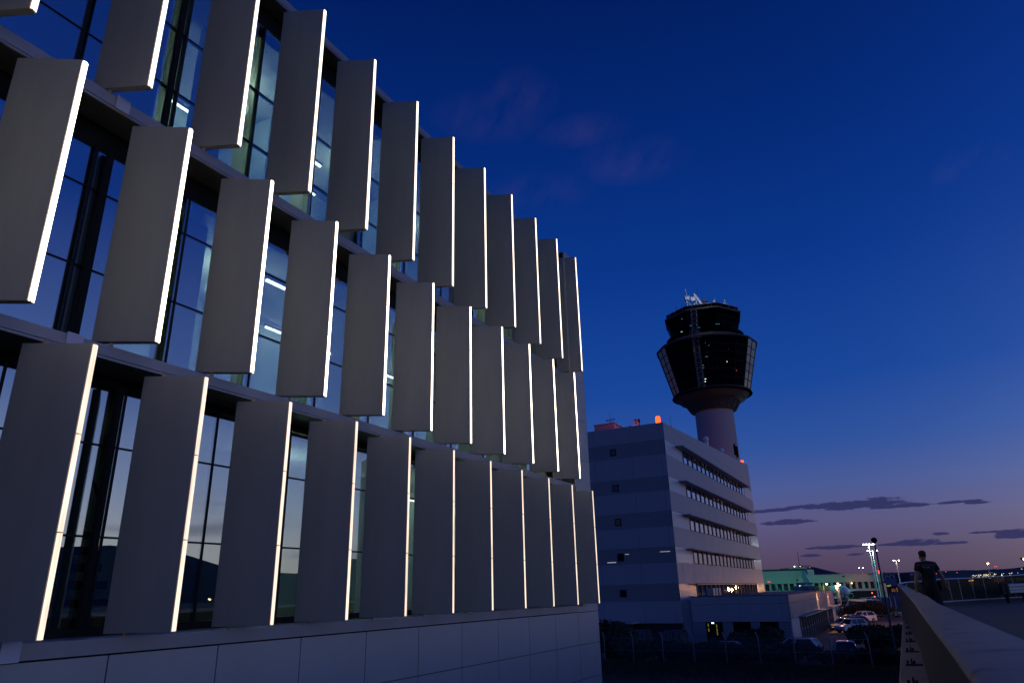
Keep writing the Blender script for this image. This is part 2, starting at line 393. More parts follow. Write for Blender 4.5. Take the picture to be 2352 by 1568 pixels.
for k in range(1, len(edges)-1, 2): fr_t.box(XL, YC+.03, edges[k+1]-.01, XC-.02, YC+.115, edges[k]+.01)
fr_p.build('end_wall', M_off_panel, block); fr_t.build('tile_band', M_off_tile, block)
jy = [YC]+[YC+4.8*k for k in range(1, 12)]+[YF]
for k in range(2, len(edges)-1, 2):
    for a, b in zip(jy[:-1], jy[1:]): rt_p.box(XC, a+.012, edges[k+1]+.02, XC-.11, b-.012, edges[k]-.012)
for a, b in zip(jy[:-1], jy[1:]):
    rt_p.box(XC, a+.012, TOPS[0]+.02, XC-.11, b-.012, 18.95)
rt_p.build('side_wall', M_off_panel, block)
mb = MB(); top = lambda y: 19.3+(y-YC)*(22.2-19.3)/(YF-YC)   # roof edge that climbs away from the near corner
mb.loft([[(XC, YC+.02, 18.97), (XC-.25, YC+.02, 18.97), (XC-.25, YC+.02, top(YC)), (XC, YC+.02, top(YC))],
         [(XC, YF, 18.97), (XC-.25, YF, 18.97), (XC-.25, YF, top(YF)), (XC, YF, top(YF))]])
mb.build('sloping_parapet', M_off_panel, block)
Y0w, Y1w, NW = 91.0, 133.2, 17
for z1, z0 in zip(TOPS, BOTS):
    MB().box(XC-.01, YC+.03, z0+.0, XC-.11, Y0w-.02, z1).build('pale_tile_band', M_off_pale, block); MB().box(XC-.01, Y1w+.02, z0, XC-.11, YF, z1).build('pale_tile_band', M_off_pale, block)
pw = (Y1w-Y0w)/NW
for fl, (z1, z0) in enumerate(zip(TOPS, BOTS)):
    for k in range(NW):
        a, b = Y0w+pw*k, Y0w+pw*(k+1)
        fr = MB(); fr.box(XC+.02, a, z0, XC-.1, a+.46, z1); fr.box(XC-.02, a+.46, z1-.1, XC-.1, b, z1); fr.box(XC-.02, a+.46, z0, XC-.1, b, z0+.08)
        w = fr.build('window', M_frame, block)
        p = MB().box(XC-.05, a+.47, z0+.085, XC-.06, b-.005, z1-.105).build('pane', M_pane, w)
        if fl < 4: MB().box(XC-.085, a+.48, z0+.09, XC-.09, b-.01, z1-.12).build('blind', M_blind, w)
    # sun-shade grille over the ribbon window
    g = MB(); zz = z1-.12; y0, y1 = Y0w-3.2, Y1w+1.0
    for x in (XC+.04, XC+.35, XC+.68, XC+1.0): g.box(x-.025, y0, zz-.06, x+.025, y1, zz+.06)
    y = y0
    while y < y1: g.box(XC+.01, y, zz-.05, XC+1.0, y+.07, zz+.05); y += .62
    g.build('sunshade_grille', mat('sunshade_metal', (.22, .2, .21), .5, .2, .1), block)
for (za, zb2) in ((16.73, 15.86), (12.32, 11.45), (8.2, 7.33), (4.12, 3.25), (.05, -.77)):
    fr = MB(); xa, xb = -29.85, -29.07
    fr.box(xa, YC-.03, zb2, xa+.1, YC+.1, za); fr.box(xb-.1, YC-.03, zb2, xb, YC+.1, za)
    fr.box(xa+.1, YC-.03, za-.1, xb-.1, YC+.1, za); fr.box(xa+.1, YC-.03, zb2, xb-.1, YC+.1, zb2+.1)
    w = fr.build('square_window', M_frame, block)
    MB().box(xa+.1, YC+.0, zb2+.1, xb-.1, YC+.012, za-.1).build('pane', M_cglass, w)
# glowing strips that stand in for reflection lines on the end wall
for x0, x1, za, zb2, ms in ((-31.2, -30.1, 3.2, 3.1, 'e'), (-28.9, -28.4, 4.05, 3.98, 'e'), (-24.6, -23.4, 4.15, 4.08, 'e')):
    MB().box(x0, YC+.015, zb2, x1, YC+.028, za).build('glow_strip', emit('reflection_glow', (.8, .85, 1), .35), block)
# ground-floor storey, entrance canopy and door
MB().box(XL, YC+.25, -6, XC-.02, YC+.4, -3.68).build('ground_floor_wall', M_off_tile, block)
can = MB().box(-34, YC-2.2, -3.62, -27.8, YC+.2, -3.35).build('entrance_canopy', M_off_panel, block)
dr = MB().box(-30.1, YC+.2, -6, -29.95, YC+.24, -3.8).box(-28.95, YC+.2, -6, -28.8, YC+.24, -3.8).box(-29.95, YC+.2, -4.95, -28.95, YC+.24, -4.8).build('entrance_door', M_frame, block)
MB().box(-29.95, YC+.21, -6, -28.95, YC+.225, -3.85).build('lit_glass', M_dim, dr)
MB().box(-29.5, YC+.05, -4.55, -29.15, YC+.2, -4.4).build('door_lamp', M_warmwin, dr)
# roof: plant room, domes, vents
pr = MB().box(-33.8, 88.5, 18.9, -30.9, 95, 21.3).build('plant_room', M_red_roof, block)
mb = MB(); mb.box(-33.9, 88.4, 21.3, -30.8, 95.1, 21.42); mb.build('plant_roof', M_red_roof, pr)
mb = MB(); mb.bar((-31.6, 89, 21.4), (-31.6, 89, 22.3), .03); mb.bar((-32.3, 89, 21.95), (-30.9, 89, 22.0), .05); mb.bar((-32.1, 89, 21.9), (-31.6, 89, 21.5), .03); mb.bar((-31.1, 89, 21.9), (-31.6, 89, 21.5), .03)
mb.bar((-31.6, 89, 22.3), (-31.65, 89, 23.2), .012)
mb.build('roof_aerial', M_dark, block)
mb = MB()
for x in (-27.45, -27.0): mb.bar((x, 87, 18.9), (x, 87, 20.7), .1); mb.ball((x, 87, 20.8), .21, 8, 1.5)
mb.build('vent_pipe', M_dark, block)
mb = MB(); prof = [(-1.2, 0), (-1.05, .35), (-.65, .62), (0, .74), (.65, .62), (1.05, .35), (1.2, 0)]
mb.loft([[(-26.1+x, 86.5, 19.3+z) for x, z in prof], [(-26.1+x, 90.0, 19.3+z) for x, z in prof]]); mb.build('barrel_rooflight', M_red_roof, block)
MB().lathe([(.55, 19.0), (.6, 19.75), (.5, 19.95), (.1, 20.0)], 14, (-27.4, 85.6)).build('round_rooflight', M_white, block, True)
mb = MB(); mb.bar((XC-.2, 87.6, 19.3), (XC-.2, 87.6, 21.3), .02, .01); mb.bar((XC-.2, 87.6, 19.3), (XC-.2, 87.6, 19.8), .06); mb.build('lightning_rod', M_dark, block)
mb = MB()
for y, hh in ((109, .55), (120, .5)):
    mb.box(XC-.9, y, 20.4, XC-.4, y+.7, 20.9+hh); mb.ball((XC-.65, y+.3, 21.3+hh), .45, 8)
mb.build('roof_dish', M_white, block)
mb = MB(); mb.bar((XC-.5, 133, 21.5), (XC-.5, 133, 25.2), .05); mb.box(XC-.8, 132.7, 23.0, XC-.55, 133.2, 25); mb.box(XC-.45, 132.9, 22.6, XC-.15, 133.4, 24.6); mb.build('antenna_mast', M_dark, block)

# annex wing in front
XW = -11.17
wing = thing('annex_wing', 'low flat-roofed annex with a long glazed side next to the parked cars', 'building', (XW, YC, -E))
XA = -21.6; zt, zb = -.93, -3.5; YE = 137.5
MB().box(XA+.1, YC+.12, -5.9, XW-.12, YE-.1, zt-.02).build('core_wall', M_joint, wing)
mb = MB()
for a, b in zip((XA, -16.33, -12.0), (-16.33, -12.0, XW-.13)):
    mb.box(a+.012, YC-.02, zb, b-.012, YC+.1, -1.73); mb.box(a+.012, YC-.02, -1.7, b-.012, YC+.1, zt)
mb.build('end_wall', M_off_panel, wing)
mb = MB()
ys = [YC-.02, YC+9, YC+20, YC+31, YC+42, YE]
for a, b in zip(ys[:-1], ys[1:]):
    mb.box(XW, a+.012, -1.7, XW-.12, b-.012, zt); mb.box(XW, a+.012, -3.3, XW-.12, b-.012, -1.73)
side = mb.build('side_wall', mat('satin_cladding', (.36, .35, .37), .3, .25, .05, .5), wing)
mb = MB(); mb.box(XW-.01, YC, -6, XW-.12, 89.4, -3.33); mb.box(XW-.01, 132, -6, XW-.12, YE, -3.33); mb.build('pale_pier_wall', M_off_pale, wing)
mb = MB(); mb.box(-22.74, YC+.5, -6, XA-.02, YC+.62, -1.3); mb.build('recessed_wall', M_off_panel, wing)
for a, b in ((XA, -20.2), (-18.35, -17.25), (-15.38, -14.43), (-12.52, XW-.13)): MB().box(a, YC+.02, -6, b, YC+.11, zb-.02).build('brick_pier', M_off_tile, wing)
for i, (a, b) in enumerate(((-20.2, -18.35), (-17.25, -15.38), (-14.43, -12.52))):
    fr = MB(); m = (a+b)/2
    for x in (a+.03, m, b-.03): fr.box(x-.03, YC+.05, -6, x+.03, YC+.1, zb-.03)
    for z in (-4.15, -4.9): fr.box(a+.06, YC+.06, z-.025, b-.06, YC+.1, z+.025)
    w = fr.build('glazed_door', M_frame, wing)
    MB().box(a+.02, YC+.085, -5.99, b-.02, YC+.095, zb-.03).build('pane', M_cglass, w)
    if i == 0:
        for (xx, zz) in ((-20.0, -4.5), (-20.0, -4.0), (-19.1, -4.5), (-19.1, -4.1), (-19.1, -4.85)): MB().box(xx, YC+.075, zz, xx+.12, YC+.082, zz+.32).build('glow_strip', M_dim, w)
        MB().box(-19.55, YC+.03, -3.68, -19.3, YC+.05, -3.57).build('exit_lamp', M_exit, w)
NB = 17
for k in range(NB):          # long glazed side, one bay after another
    y0 = 89.6+(132-89.6)*k/NB; y1 = 89.6+(132-89.6)*(k+1)/NB
    fr = MB(); fr.box(XW+.14, y0, -6, XW-.1, y0+.3, -3.34); fr.box(XW-.03, y0+.3, -4.7, XW-.1, y1, -4.6)
    w = fr.build('glazed_bay', mat('bay_metal', (.2, .19, .2), .5, .3, .1), wing)
    MB().box(XW-.08, y0+.3, -5.98, XW-.09, y1, -3.34).build('pane', M_cglass, w)
mb = MB(); mb.box(XW+.02, 89.3, -3.28, XW+.75, 138.5, -3.2)
for k in range(60): mb.box(XW+.02, 89.3+.8*k, -3.2, XW+.75, 89.38+.8*k, -3.13)
mb.build('side_canopy', M_steel, wing)
mb = MB(); mb.box(XA, YC, zt-.01, XW-.02, YE, zt+.08); mb.build('flat_roof', M_louv, wing)
for y in (87.5, 89, 90.6): MB().box(XW-9.8, y+1, zt+.09, XW-9.0, y+1.9, zt+.9).build('roof_unit', M_off_panel, wing)

# ------------------------------------------------------------------ 3. control tower
TY = 165.; tc = Vector((.294*TY, TY, 0))
tower = thing('control_tower', 'tall airport control tower with dark glass cab on a round concrete shaft', 'tower', (tc.x, tc.y, -E), 'H')
T = lambda prof, n, rot=0: MB().lathe(prof, n, (tc.x, tc.y), rot)
T([(4.75, -6), (4.55, 20), (4.48, 40.2)], 40).build('shaft', M_shaft, tower, True)
c8r = -pi/2+R(7)
T([(5.1, 40.0), (6.25, 42.0)], 48).build('collar', M_louv, tower)
mb = MB()                     # open louvre rings round collar and ring foot
for k in range(8): z = 40.1+.26*k; r = 5.25+.155*k; mb.lathe([(r, z), (r+.1, z+.02), (r+.1, z+.13), (r, z+.15)], 40, (tc.x, tc.y))
for i in range(20):
    a = 2*pi*i/20; mb.bar((tc.x+5.32*cos(a), tc.y+5.32*sin(a), 40.05), (tc.x+6.5*cos(a), tc.y+6.5*sin(a), 42.05), .07, n=5)
mb.build('collar_louvre', M_louv, tower)
mb = MB()
for k in range(7): z = 42.45+.27*k; r = 7.45+.29*k; mb.lathe([(r, z), (r+.12, z+.02), (r+.12, z+.13), (r, z+.15)], 40, (tc.x, tc.y))
mb.lathe([(6.2, 41.9), (7.4, 42.5), (8.5, 43.4), (9.15, 44.35)], 40, (tc.x, tc.y)); mb.build('ring_foot_louvre', M_louv, tower)
T([(9.42, 43.75), (9.42, 43.82), (9.5, 43.82), (9.5, 43.75)], 40).build('ring_handrail', M_dark, tower)
# glazed equipment ring: 16 sides leaning outwards
def ringpoly(r, z, n, rot): return [(tc.x+r*cos(2*pi*i/n+rot), tc.y+r*sin(2*pi*i/n+rot), z) for i in range(n)]
rot = c8r
levels = [44.3, 46.2, 48.1, 50.0, 51.9, 53.8, 55.7]; rr = lambda z: 9.45+(z-44.3)*(12.5-9.45)/(55.7-44.3)
def octa(r, z, cut=.30):
    pts = []
    for i in range(8):
        a0 = c8r+2*pi*i/8; p = Vector((r*1.03*cos(a0), r*1.03*sin(a0)))
        for s in (-1, 1):
            b = c8r+2*pi*(i+s)/8; q = Vector((r*1.03*cos(b), r*1.03*sin(b))); v = p+(q-p)*cut; pts.append((tc.x+v.x, tc.y+v.y, z))
    return pts
MB().loft([octa(rr(44.3)-.05, 44.3), octa(rr(55.6)-.05, 55.6)]).build('ring_glass', M_tglass, tower)
MB().loft([octa(rr(44.4)-2.2, 44.4), octa(rr(55.4)-2.2, 55.4)]).build('ring_core', M_dark, tower)
mb = MB()
for z in levels:
    mb.loft([octa(rr(z)-.09, z-.06), octa(rr(z)+.05, z-.06), octa(rr(z)+.05, z+.06), octa(rr(z)-.09, z+.06)], cap=False)
lo, hi = octa(rr(44.3)+.01, 44.3), octa(rr(55.7)+.01, 55.7)
for i in range(16):
    j = (i+1) % 16; a0, a1, b0, b1 = [Vector(p) for p in (lo[i], lo[j], hi[i], hi[j])]
    m = 4 if i % 2 == 1 else 2
    for k in range(m): t = k/m; mb.bar(a0.lerp(a1, t), b0.lerp(b1, t), .055, n=5)
mb.build('ring_frame', M_dark, tower)
MB().loft([octa(12.6, 55.62), octa(12.75, 55.75), octa(12.6, 56.1), octa(9.2, 57.7), octa(8.6, 58.6), octa(8.35, 58.8)]).build('ring_roof', M_louv, tower)
mb = MB()
for z, r in ((58.0, 9.6), (58.6, 9.4)): mb.lathe([(r, z), (r+.06, z), (r+.06, z+.06), (r, z+.06)], 32, (tc.x, tc.y))
mb.build('cab_gallery_rail', M_dark, tower)
# visual control cab: eight sides
cr = lambda z: 8.3+(z-58.8)*(9.75-8.3)/(63.6-58.8)
MB().loft([ringpoly(cr(58.8), 58.8, 8, rot), ringpoly(cr(63.4), 63.4, 8, rot)]).build('cab_glass', M_tglass, tower)
mb = MB()
for z in (58.8, 60.4, 61.9, 63.4):
    mb.loft([ringpoly(cr(z)-.06, z-.05, 8, rot), ringpoly(cr(z)+.06, z-.05, 8, rot), ringpoly(cr(z)+.06, z+.05, 8, rot), ringpoly(cr(z)-.06, z+.05, 8, rot)], cap=False)
lo, hi = ringpoly(cr(58.8), 58.8, 8, rot), ringpoly(cr(63.4), 63.4, 8, rot)
for i in range(8):
    a0, a1, b0, b1 = [Vector(p) for p in (lo[i], lo[(i+1) % 8], hi[i], hi[(i+1) % 8])]
    for k in range(3): mb.bar(a0.lerp(a1, k/3), b0.lerp(b1, k/3), .06, n=5)
mb.build('cab_frame', M_dark, tower)
T([(3.2, 58.6), (3.0, 63.4)], 12).build('cab_core', M_dark, tower)
MB().loft([ringpoly(9.85, 63.4, 8, rot), ringpoly(9.95, 63.55, 8, rot), ringpoly(9.9, 63.85, 8, rot), ringpoly(8.6, 64.2, 8, rot)]).build('cab_roof', M_louv, tower)
mb = MB(); mb.lathe([(9.4, 64.9), (9.46, 64.9), (9.46, 64.96), (9.4, 64.96)], 8, (tc.x, tc.y), rot)
for i in range(24): p = 2*pi*i/24; mb.bar((tc.x+9.0*cos(p), tc.y+9.0*sin(p), 64.0), (tc.x+9.2*cos(p), tc.y+9.2*sin(p), 64.95), .03, n=4)
mb.build('roof_handrail', M_steel, tower)
# maintenance truss down the front
def tp(px, py, dy=0): v = H(*src(1580, 680, 3.484, px, py), TY-12.6+dy); return v
mb = MB()
ends = [(tp(392, 262, 2.4), tp(402, 470, 3.4)), (tp(398, 470, 2.2), tp(462, 930, 3.0))]
for p, q in ends:
    ax = (q-p); wv = Vector((.62, 0, 0)); dv = Vector((0, -.9, 0)); N = max(4, int(ax.length/1.1))
    for k in range(N):
        a, b = p+ax*k/N, p+ax*(k+1)/N
        for s in (-1, 1):
            for t in (0, 1): mb.bar(a+wv*s+dv*t, b+wv*s+dv*t, .06, n=4)
            mb.bar(a+wv*s, b+wv*s+dv, .04, n=4)
        for t in (0, 1):
            mb.bar(a-wv+dv*t, b+wv+dv*t, .04, n=4); mb.bar(a+wv+dv*t, a-wv+dv*t, .04, n=4)
M_truss = mat('truss_metal', (.16, .17, .19), .5, .3, .1)
mb.build('maintenance_truss', M_truss, tower)
mb = MB(); p = tp(395, 465, 2.0); mb.box(p.x-1.4, p.y-1.2, p.z-1.3, p.x+1.4, p.y+.6, p.z-1.2)
for x in (-1.4, -.7, 0, .7, 1.4):
    mb.bar((p.x+x, p.y-1.2, p.z-1.25), (p.x+x*.8, p.y-1.2, p.z+.2), .05, n=4)
mb.bar((p.x-1.2, p.y-1.2, p.z+.2), (p.x+1.2, p.y-1.2, p.z+.2), .06, n=4)
mb.build('truss_platform', M_truss, tower)
# roof instruments
rp = lambda px, py, dy=-4: H(*src(1580, 680, 3.484, px, py), TY+dy)
p = rp(385, 235); mb = MB(); mb.box(p.x-1.2, p.y-1, 64.1, p.x+1.2, p.y+1, 65.0)
for a, b in (((-1.1, -1), (-1.4, 2.6)), ((1.1, -1), (1.3, 2.4)), ((-1.1, -1), (1.2, 1.2)), ((1.1, -1), (-1.2, 1.2))): mb.bar((p.x+a[0], p.y, p.z+a[1]), (p.x+b[0], p.y, p.z+b[1]), .09, n=5)
mb.box(p.x-1.7, p.y-.5, p.z+1.6, p.x-.6, p.y+.5, p.z+2.6); mb.box(p.x-.3, p.y-.6, p.z+1.3, p.x+.8, p.y+.4, p.z+2.3)
mb.bar((p.x+.6, p.y-.4, p.z+3.1), (p.x+2.2, p.y-.4, p.z+.4), .3, n=6); mb.bar((p.x-.9, p.y, p.z+2.5), (p.x-1.3, p.y, p.z+4.6), .08, n=5); mb.ball((p.x-1.35, p.y, p.z+4.5), .22, 6)
mb.build('radar_mount', M_white, tower)
p = rp(450, 215); mb = MB(); mb.lathe([(.9, 64.1), (.55, 65.6), (.3, 66.0)], 10, (p.x, p.y)); mb.bar((p.x, p.y, 65.8), (p.x+.9, p.y, 67.6), .22, n=6); mb.box(p.x+.7, p.y-.3, 67.2, p.x+2.0, p.y+.3, 67.7); mb.build('surface_radar', M_louv, tower)
for px, pt, pb, r in ((212, 275, 318, .05), (250, 235, 288, .09), (295, 190, 272, .05), (315, 195, 268, .05), (425, 75, 240, .04), (485, 180, 235, .03)):
    a = rp(px, pb); b = rp(px-3, pt); MB().bar((a.x, a.y, min(a.z, 64.2)), (b.x, b.y, b.z), r, r*.5, n=5).build('whip_aerial', M_dark, tower)
for px, pt, pb in ((573, 168, 238), (660, 185, 245)):
    a = rp(px+4, pb); b = rp(px, pt); mb = MB().bar((a.x, a.y, 64.1), tuple(b), .16, .09, n=6); mb.bar((a.x, a.y, b.z-1.8), (a.x, a.y, b.z-.5), .3, n=6)
    if px > 600: mb.bar((b.x-.6, b.y, b.z-.9), (b.x+.7, b.y, b.z-1.1), .16, n=6); mb.ball(tuple(b), .25, 6)
    mb.build('lit_aerial', M_white, tower)
p = rp(385, 215); lamp('roof_flood', h2g(p.x+1.5, p.y-6, 67.5), (.85, .95, 1), 420, .3)
# screens and lamps glowing inside cab and ring
def glow(parts, m, dep):
    for px, py, w, h in parts:
        p = H(*src(1580, 680, 3.484, px, py), TY+dep); k = (TY+dep)/1694/3.484*.9408
        MB().box(p.x-w*k/2, p.y, p.z-h*k/2, p.x+w*k/2, p.y+.05, p.z+h*k/2).build('lit_screen', m, tower)
M_scr = emit('teal_screen', (.25, .9, .85), 1.6); M_scr2 = emit('pale_screen', (.8, 1, .9), 2.2)
glow([(295, 303, 16, 6), (297, 342, 14, 5), (298, 452, 26, 5), (335, 450, 20, 4), (375, 400, 26, 7), (600, 385, 40, 5), (545, 410, 30, 7), (512, 415, 20, 6), (620, 432, 50, 5), (440, 415, 24, 6)], M_scr, -5.6)
glow([(500, 545, 14, 2.5), (507, 663, 26, 3), (525, 566, 5, 8), (512, 625, 8, 2), (496, 852, 14, 4), (494, 874, 12, 4), (470, 735, 24, 3), (478, 757, 16, 3)], M_scr2, -9.2)
glow([(400, 605, 20, 48), (445, 595, 14, 40)], emit('amber_room', (.8, .75, .3), .25), -9.2)
glow([(680, 705, 6, 6)], M_sod, -9.2)
glow([(555, 718, 4, 3), (560, 750, 4, 3), (541, 766, 5, 3), (558, 766, 5, 3), (743, 763, 4, 4), (760, 780, 5, 4), (694, 596, 5, 5)], emit('red_lamp_small', (1, .1, .05), 1.6), -9.2)

# ------------------------------------------------------------------ 4. red beacons on the roof
def beacon(name, label, p, r, h, power):
    t = thing(name, label, 'lamp', p); x, y, z = p
    MB().lathe([(r*1.1, z), (r*1.1, z+.12*h)], 12, (x, y)).build('base', M_dark, t)
    MB().lathe([(r, z+.12*h), (r, z+.5*h)], 14, (x, y)).build('lower_lens', M_redcore, t, True)
    MB().lathe([(r, z+.55*h), (r, z+.85*h), (r*.7, z+.97*h), (.02, z+h)], 14, (x, y)).build('upper_lens', M_redcore, t, True)
    MB().lathe([(r*1.06, z+.5*h), (r*1.06, z+.55*h)], 14, (x, y)).build('clamp_ring', M_red, t)
    if power: lamp('beacon_light', (x, y-.3, z+h+.4), (1, .08, .05), power, .3)
    return t
beacon('roof_beacon', 'double red obstruction lamp glowing on the near roof corner of the office block', (-23.6, YC+1.0, 19.3), .3, 1.1, 150)
lamp('beacon_light_rear', (-27.5, YC+3.5, 20.6), (1, .08, .05), 130, .3)
beacon('roof_beacon', 'small red lamp on the far roof corner of the office block beside the tower shaft', (XC-.3, 136.8, 22.0), .28, .55, 90)
lamp('beacon_light_far', (XC-4, 148, 23.5), (1, .08, .05), 260, .3)

# ------------------------------------------------------------------ 5. terrain
mb = MB(); mb.add([(-400, -60, -6), (400, -60, -6), (400, 900, -6), (-400, 900, -6)], [(0, 1, 2, 3)]); mb.build('x', M_grass)
bpy.data.objects.remove(bpy.data.objects['x'])
far = 12000
mb = MB(); mb.add([(-far, -far, -6.012), (far, -far, -6.012), (far, far, -6.012), (-far, far, -6.012)], [(0, 1, 2, 3)]); struct(mb, 'ground', M_grass)
mb = MB(); mb.add([(-60, 66.5, -6.0), (30, 66.5, -6.0), (30, 175, -6.0), (-60, 175, -6.0)], [(0, 1, 2, 3)]); struct(mb, 'car_park', M_asph)
mb = MB(); vs = [h2g(-150, 190, -6.004), h2g(420, 190, -6.004), h2g(420, 900, -6.004), h2g(-150, 900, -6.004)]; mb.add(vs, [(0, 1, 2, 3)]); struct(mb, 'apron', M_apron)
# painted bay lines in the car park
mb = MB()
for k in range(8): mb.add([(-10.8, 104+5.2*k, -5.996), (-6, 101.2+5.2*k, -5.996), (-6, 101.32+5.2*k, -5.996), (-10.8, 104.12+5.2*k, -5.996)], [(0, 1, 2, 3)])
struct(mb, 'road_markings', M_white)
# hills
def hills(name, pts, Y, dep, m=M_hill):
    mb = MB(); rings = []
    for px, py in pts:
        p = H(px, py, Y); rings.append([h2g(p.x, Y-dep, -8), h2g(p.x, Y-dep*.35, p.z*.55-2), h2g(p.x, Y, p.z), h2g(p.x*1.1, Y+dep, -8)])
    n = 4; mb.loft(rings, cap=True, close=True); o = struct(mb, name, m); return o
def ridge(pts, step=8, amp=1.0):
    out = []
    for (x0, y0), (x1, y1) in zip(pts[:-1], pts[1:]):
        k = max(1, int((x1-x0)/step))
        for i in range(k): t = i/k; out.append((x0+(x1-x0)*t, y0+(y1-y0)*t+random.uniform(-amp, amp)))
    return out+[pts[-1]]
hills('hills', ridge([(1500, 1330), (1700, 1318), (1815, 1303), (1868, 1301), (1890, 1306), (1930, 1317), (1960, 1322), (2000, 1321), (2040, 1319)], 8, .5), 6500, 1200)
hills('hills', ridge([(1900, 1334), (1955, 1324), (1985, 1316), (2030, 1314), (2075, 1314), (2120, 1310), (2160, 1311), (2200, 1309), (2250, 1308), (2290, 1306), (2330, 1304), (2352, 1301), (2500, 1292), (2800, 1296), (3200, 1300)], 7, .6), 3600, 900)
# hills that close the view to the side and behind (they show in the glass)
mb = MB(); rings = []
for k in range(60):
    a = R(34+k*4.2); Dd = 3800; hh = (215+70*sin(k*.55)+40*sin(k*1.7+1)+random.uniform(-8, 8))*min(1, .12+k*.11)
    X, Y = Dd*sin(a), Dd*cos(a); rings.append([h2g(X*.72, Y*.72, -8), h2g(X, Y, hh), h2g(X*1.25, Y*1.25, -8)])
mb.loft(rings); struct(mb, 'hills', M_hill)

# ------------------------------------------------------------------ 6. bridge deck, barrier, railing, guardrail
st = [  # Y', R(tx,tz), L(tx,tz)
    (.9, None, None), (3.07, (.664, -.0711), (.5613, -.0713)), (7, None, None), (12, (.5585, -.0240), None), (17.6, (.547, -.0155), (.5286, -.0215)), (23, (.5368, -.0112), (.5220, -.0133)), (27, (.5306, -.0074), (.5176, -.0062)), (31, (.5195, -.0016), (.5138, -.0009))]
Rk = [(-1.2, .386, -.19), (2.7, .386, -.215), (6.5, .386, -.25), (11, .385, -.286), (15.8, .385, -.27), (21.4, .31, -.25), (25.1, .2, -.2), (28.2, .05, -.12), (30.1, -.1, -.05)]
Lk = [(-1.2, .106, -.20), (2.7, .106, -.222), (6.5, .106, -.29), (11, .105, -.345), (15.8, .09, -.37), (21.4, .0, -.31), (25.1, -.11, -.2), (28.2, -.22, -.1), (30.6, -.3, -.03)]
yk = lambda Y, x: (Y+x*sin(AZ)*1.0)/cos(AZ) if False else Y
def interp(tab, y):
    for a, b in zip(tab[:-1], tab[1:]):
        if y <= b[0]: t = (y-a[0])/(b[0]-a[0]); t = max(0, t); return tuple(a[i]+(b[i]-a[i])*t for i in (1, 2))
    return tab[-1][1:]
# stations are forward distances; turn them into y along the barrier
def conv(tab): return [((Y+x*sin(AZ))/cos(AZ), x, z) for Y, x, z in tab]
Rk, Lk = conv(Rk), conv(Lk)
DZ, LZ = -1.03, -1.35
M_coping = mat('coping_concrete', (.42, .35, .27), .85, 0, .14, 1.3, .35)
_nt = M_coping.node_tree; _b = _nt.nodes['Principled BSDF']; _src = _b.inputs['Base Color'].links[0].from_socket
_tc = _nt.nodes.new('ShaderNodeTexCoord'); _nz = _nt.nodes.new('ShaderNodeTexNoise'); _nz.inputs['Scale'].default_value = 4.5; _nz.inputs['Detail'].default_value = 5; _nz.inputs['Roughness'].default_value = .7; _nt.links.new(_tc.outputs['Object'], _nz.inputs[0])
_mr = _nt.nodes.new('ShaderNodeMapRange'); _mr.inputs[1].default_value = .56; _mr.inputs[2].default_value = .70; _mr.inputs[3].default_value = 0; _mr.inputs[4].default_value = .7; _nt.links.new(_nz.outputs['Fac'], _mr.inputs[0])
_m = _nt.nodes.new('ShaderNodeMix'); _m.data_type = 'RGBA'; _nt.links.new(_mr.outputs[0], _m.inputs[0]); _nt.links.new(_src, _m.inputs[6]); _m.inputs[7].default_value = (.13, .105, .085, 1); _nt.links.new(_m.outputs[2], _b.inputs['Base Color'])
barrier = thing('bridge_barrier', 'thick concrete barrier with broad coping running along the bridge edge', 'wall', (.25, 2, LZ))
rings = []
ystn = [-3+.5*i for i in range(75)]
for y in ystn:
    xr, zr = interp(Rk, y); xl, zl = interp(Lk, y); c = .022
    rings.append([(xr, y, DZ-.25), (xr, y, zr-c), (xr-c*.4, y, zr-c*.35), (xr-c, y, zr), (xl+c*1.4, y, zl), (xl+c*.4, y, zl-c*.45), (xl, y, zl-c*1.4), (xl-.035, y, (zl+LZ)/2), (xl-.05, y, LZ-.02)])
_cop = [[r[0], r[1], r[2], r[3], r[4], r[5], r[6], (r[6][0]+.06, r[6][1], r[6][2]-.03), (r[0][0]-.05, r[0][1], r[0][2])] for r in rings]
for k in range(0, len(_cop)-1, 6):
    seg = [list(q) for q in _cop[k:k+7]]
    seg[0] = [(x, y+.006, z) for x, y, z in seg[0]]; seg[-1] = [(x, y-.006, z) for x, y, z in seg[-1]]
    MB().loft(seg).build('coping', M_coping, barrier, True)
MB().loft([[(r[6][0]+.055, r[6][1], r[6][2]-.03), (r[6][0]+.004, r[6][1], r[6][2]-.012), r[7], r[8], (r[8][0]+.12, r[8][1], r[8][2])] for r in rings]).build('outer_face', mat('dark_concrete', (.045, .042, .036), .9, 0, .35, 1.6, .3), barrier, True)  # outer face in a darker concrete than the coping
rings = []
for i in range(41):
    y = -3+(36.2-(-3))*i/40; e = max(0, (y-32.5)/3.7); xo = -.34+.0*y+.30*e*e; xi = interp(Lk, y)[0]-.02
    rings.append([(xi+.4, y, LZ-.35), (xi+.4, y, LZ), (xo+.03, y, LZ), (xo, y, LZ-.03), (xo-.01, y, LZ-.35)])
MB().loft(rings).build('outer_ledge', mat('ledge_concrete', (.26, .21, .18), .9, 0, .2, 2.5, .3), barrier, True)
for y in (6, 9, 12, 14.95, 17.73, 20.69, 23.69, 26.6, 29.42, 32.37):
    xi = interp(Lk, y)[0]
    a = MB().box(-.24, y, LZ+.002, xi-.075, y+.10, LZ+.025)
    for x in (-.2, -.1): a.bar((x, y+.06, LZ+.03), (x, y+.06, LZ+.08), .02, n=6)
    a.bar((-.14, y+.24, LZ), (-.14, y+.24, LZ+.10), .022, .01, n=6)
    a.build('anchor_bolt', M_dark, barrier)
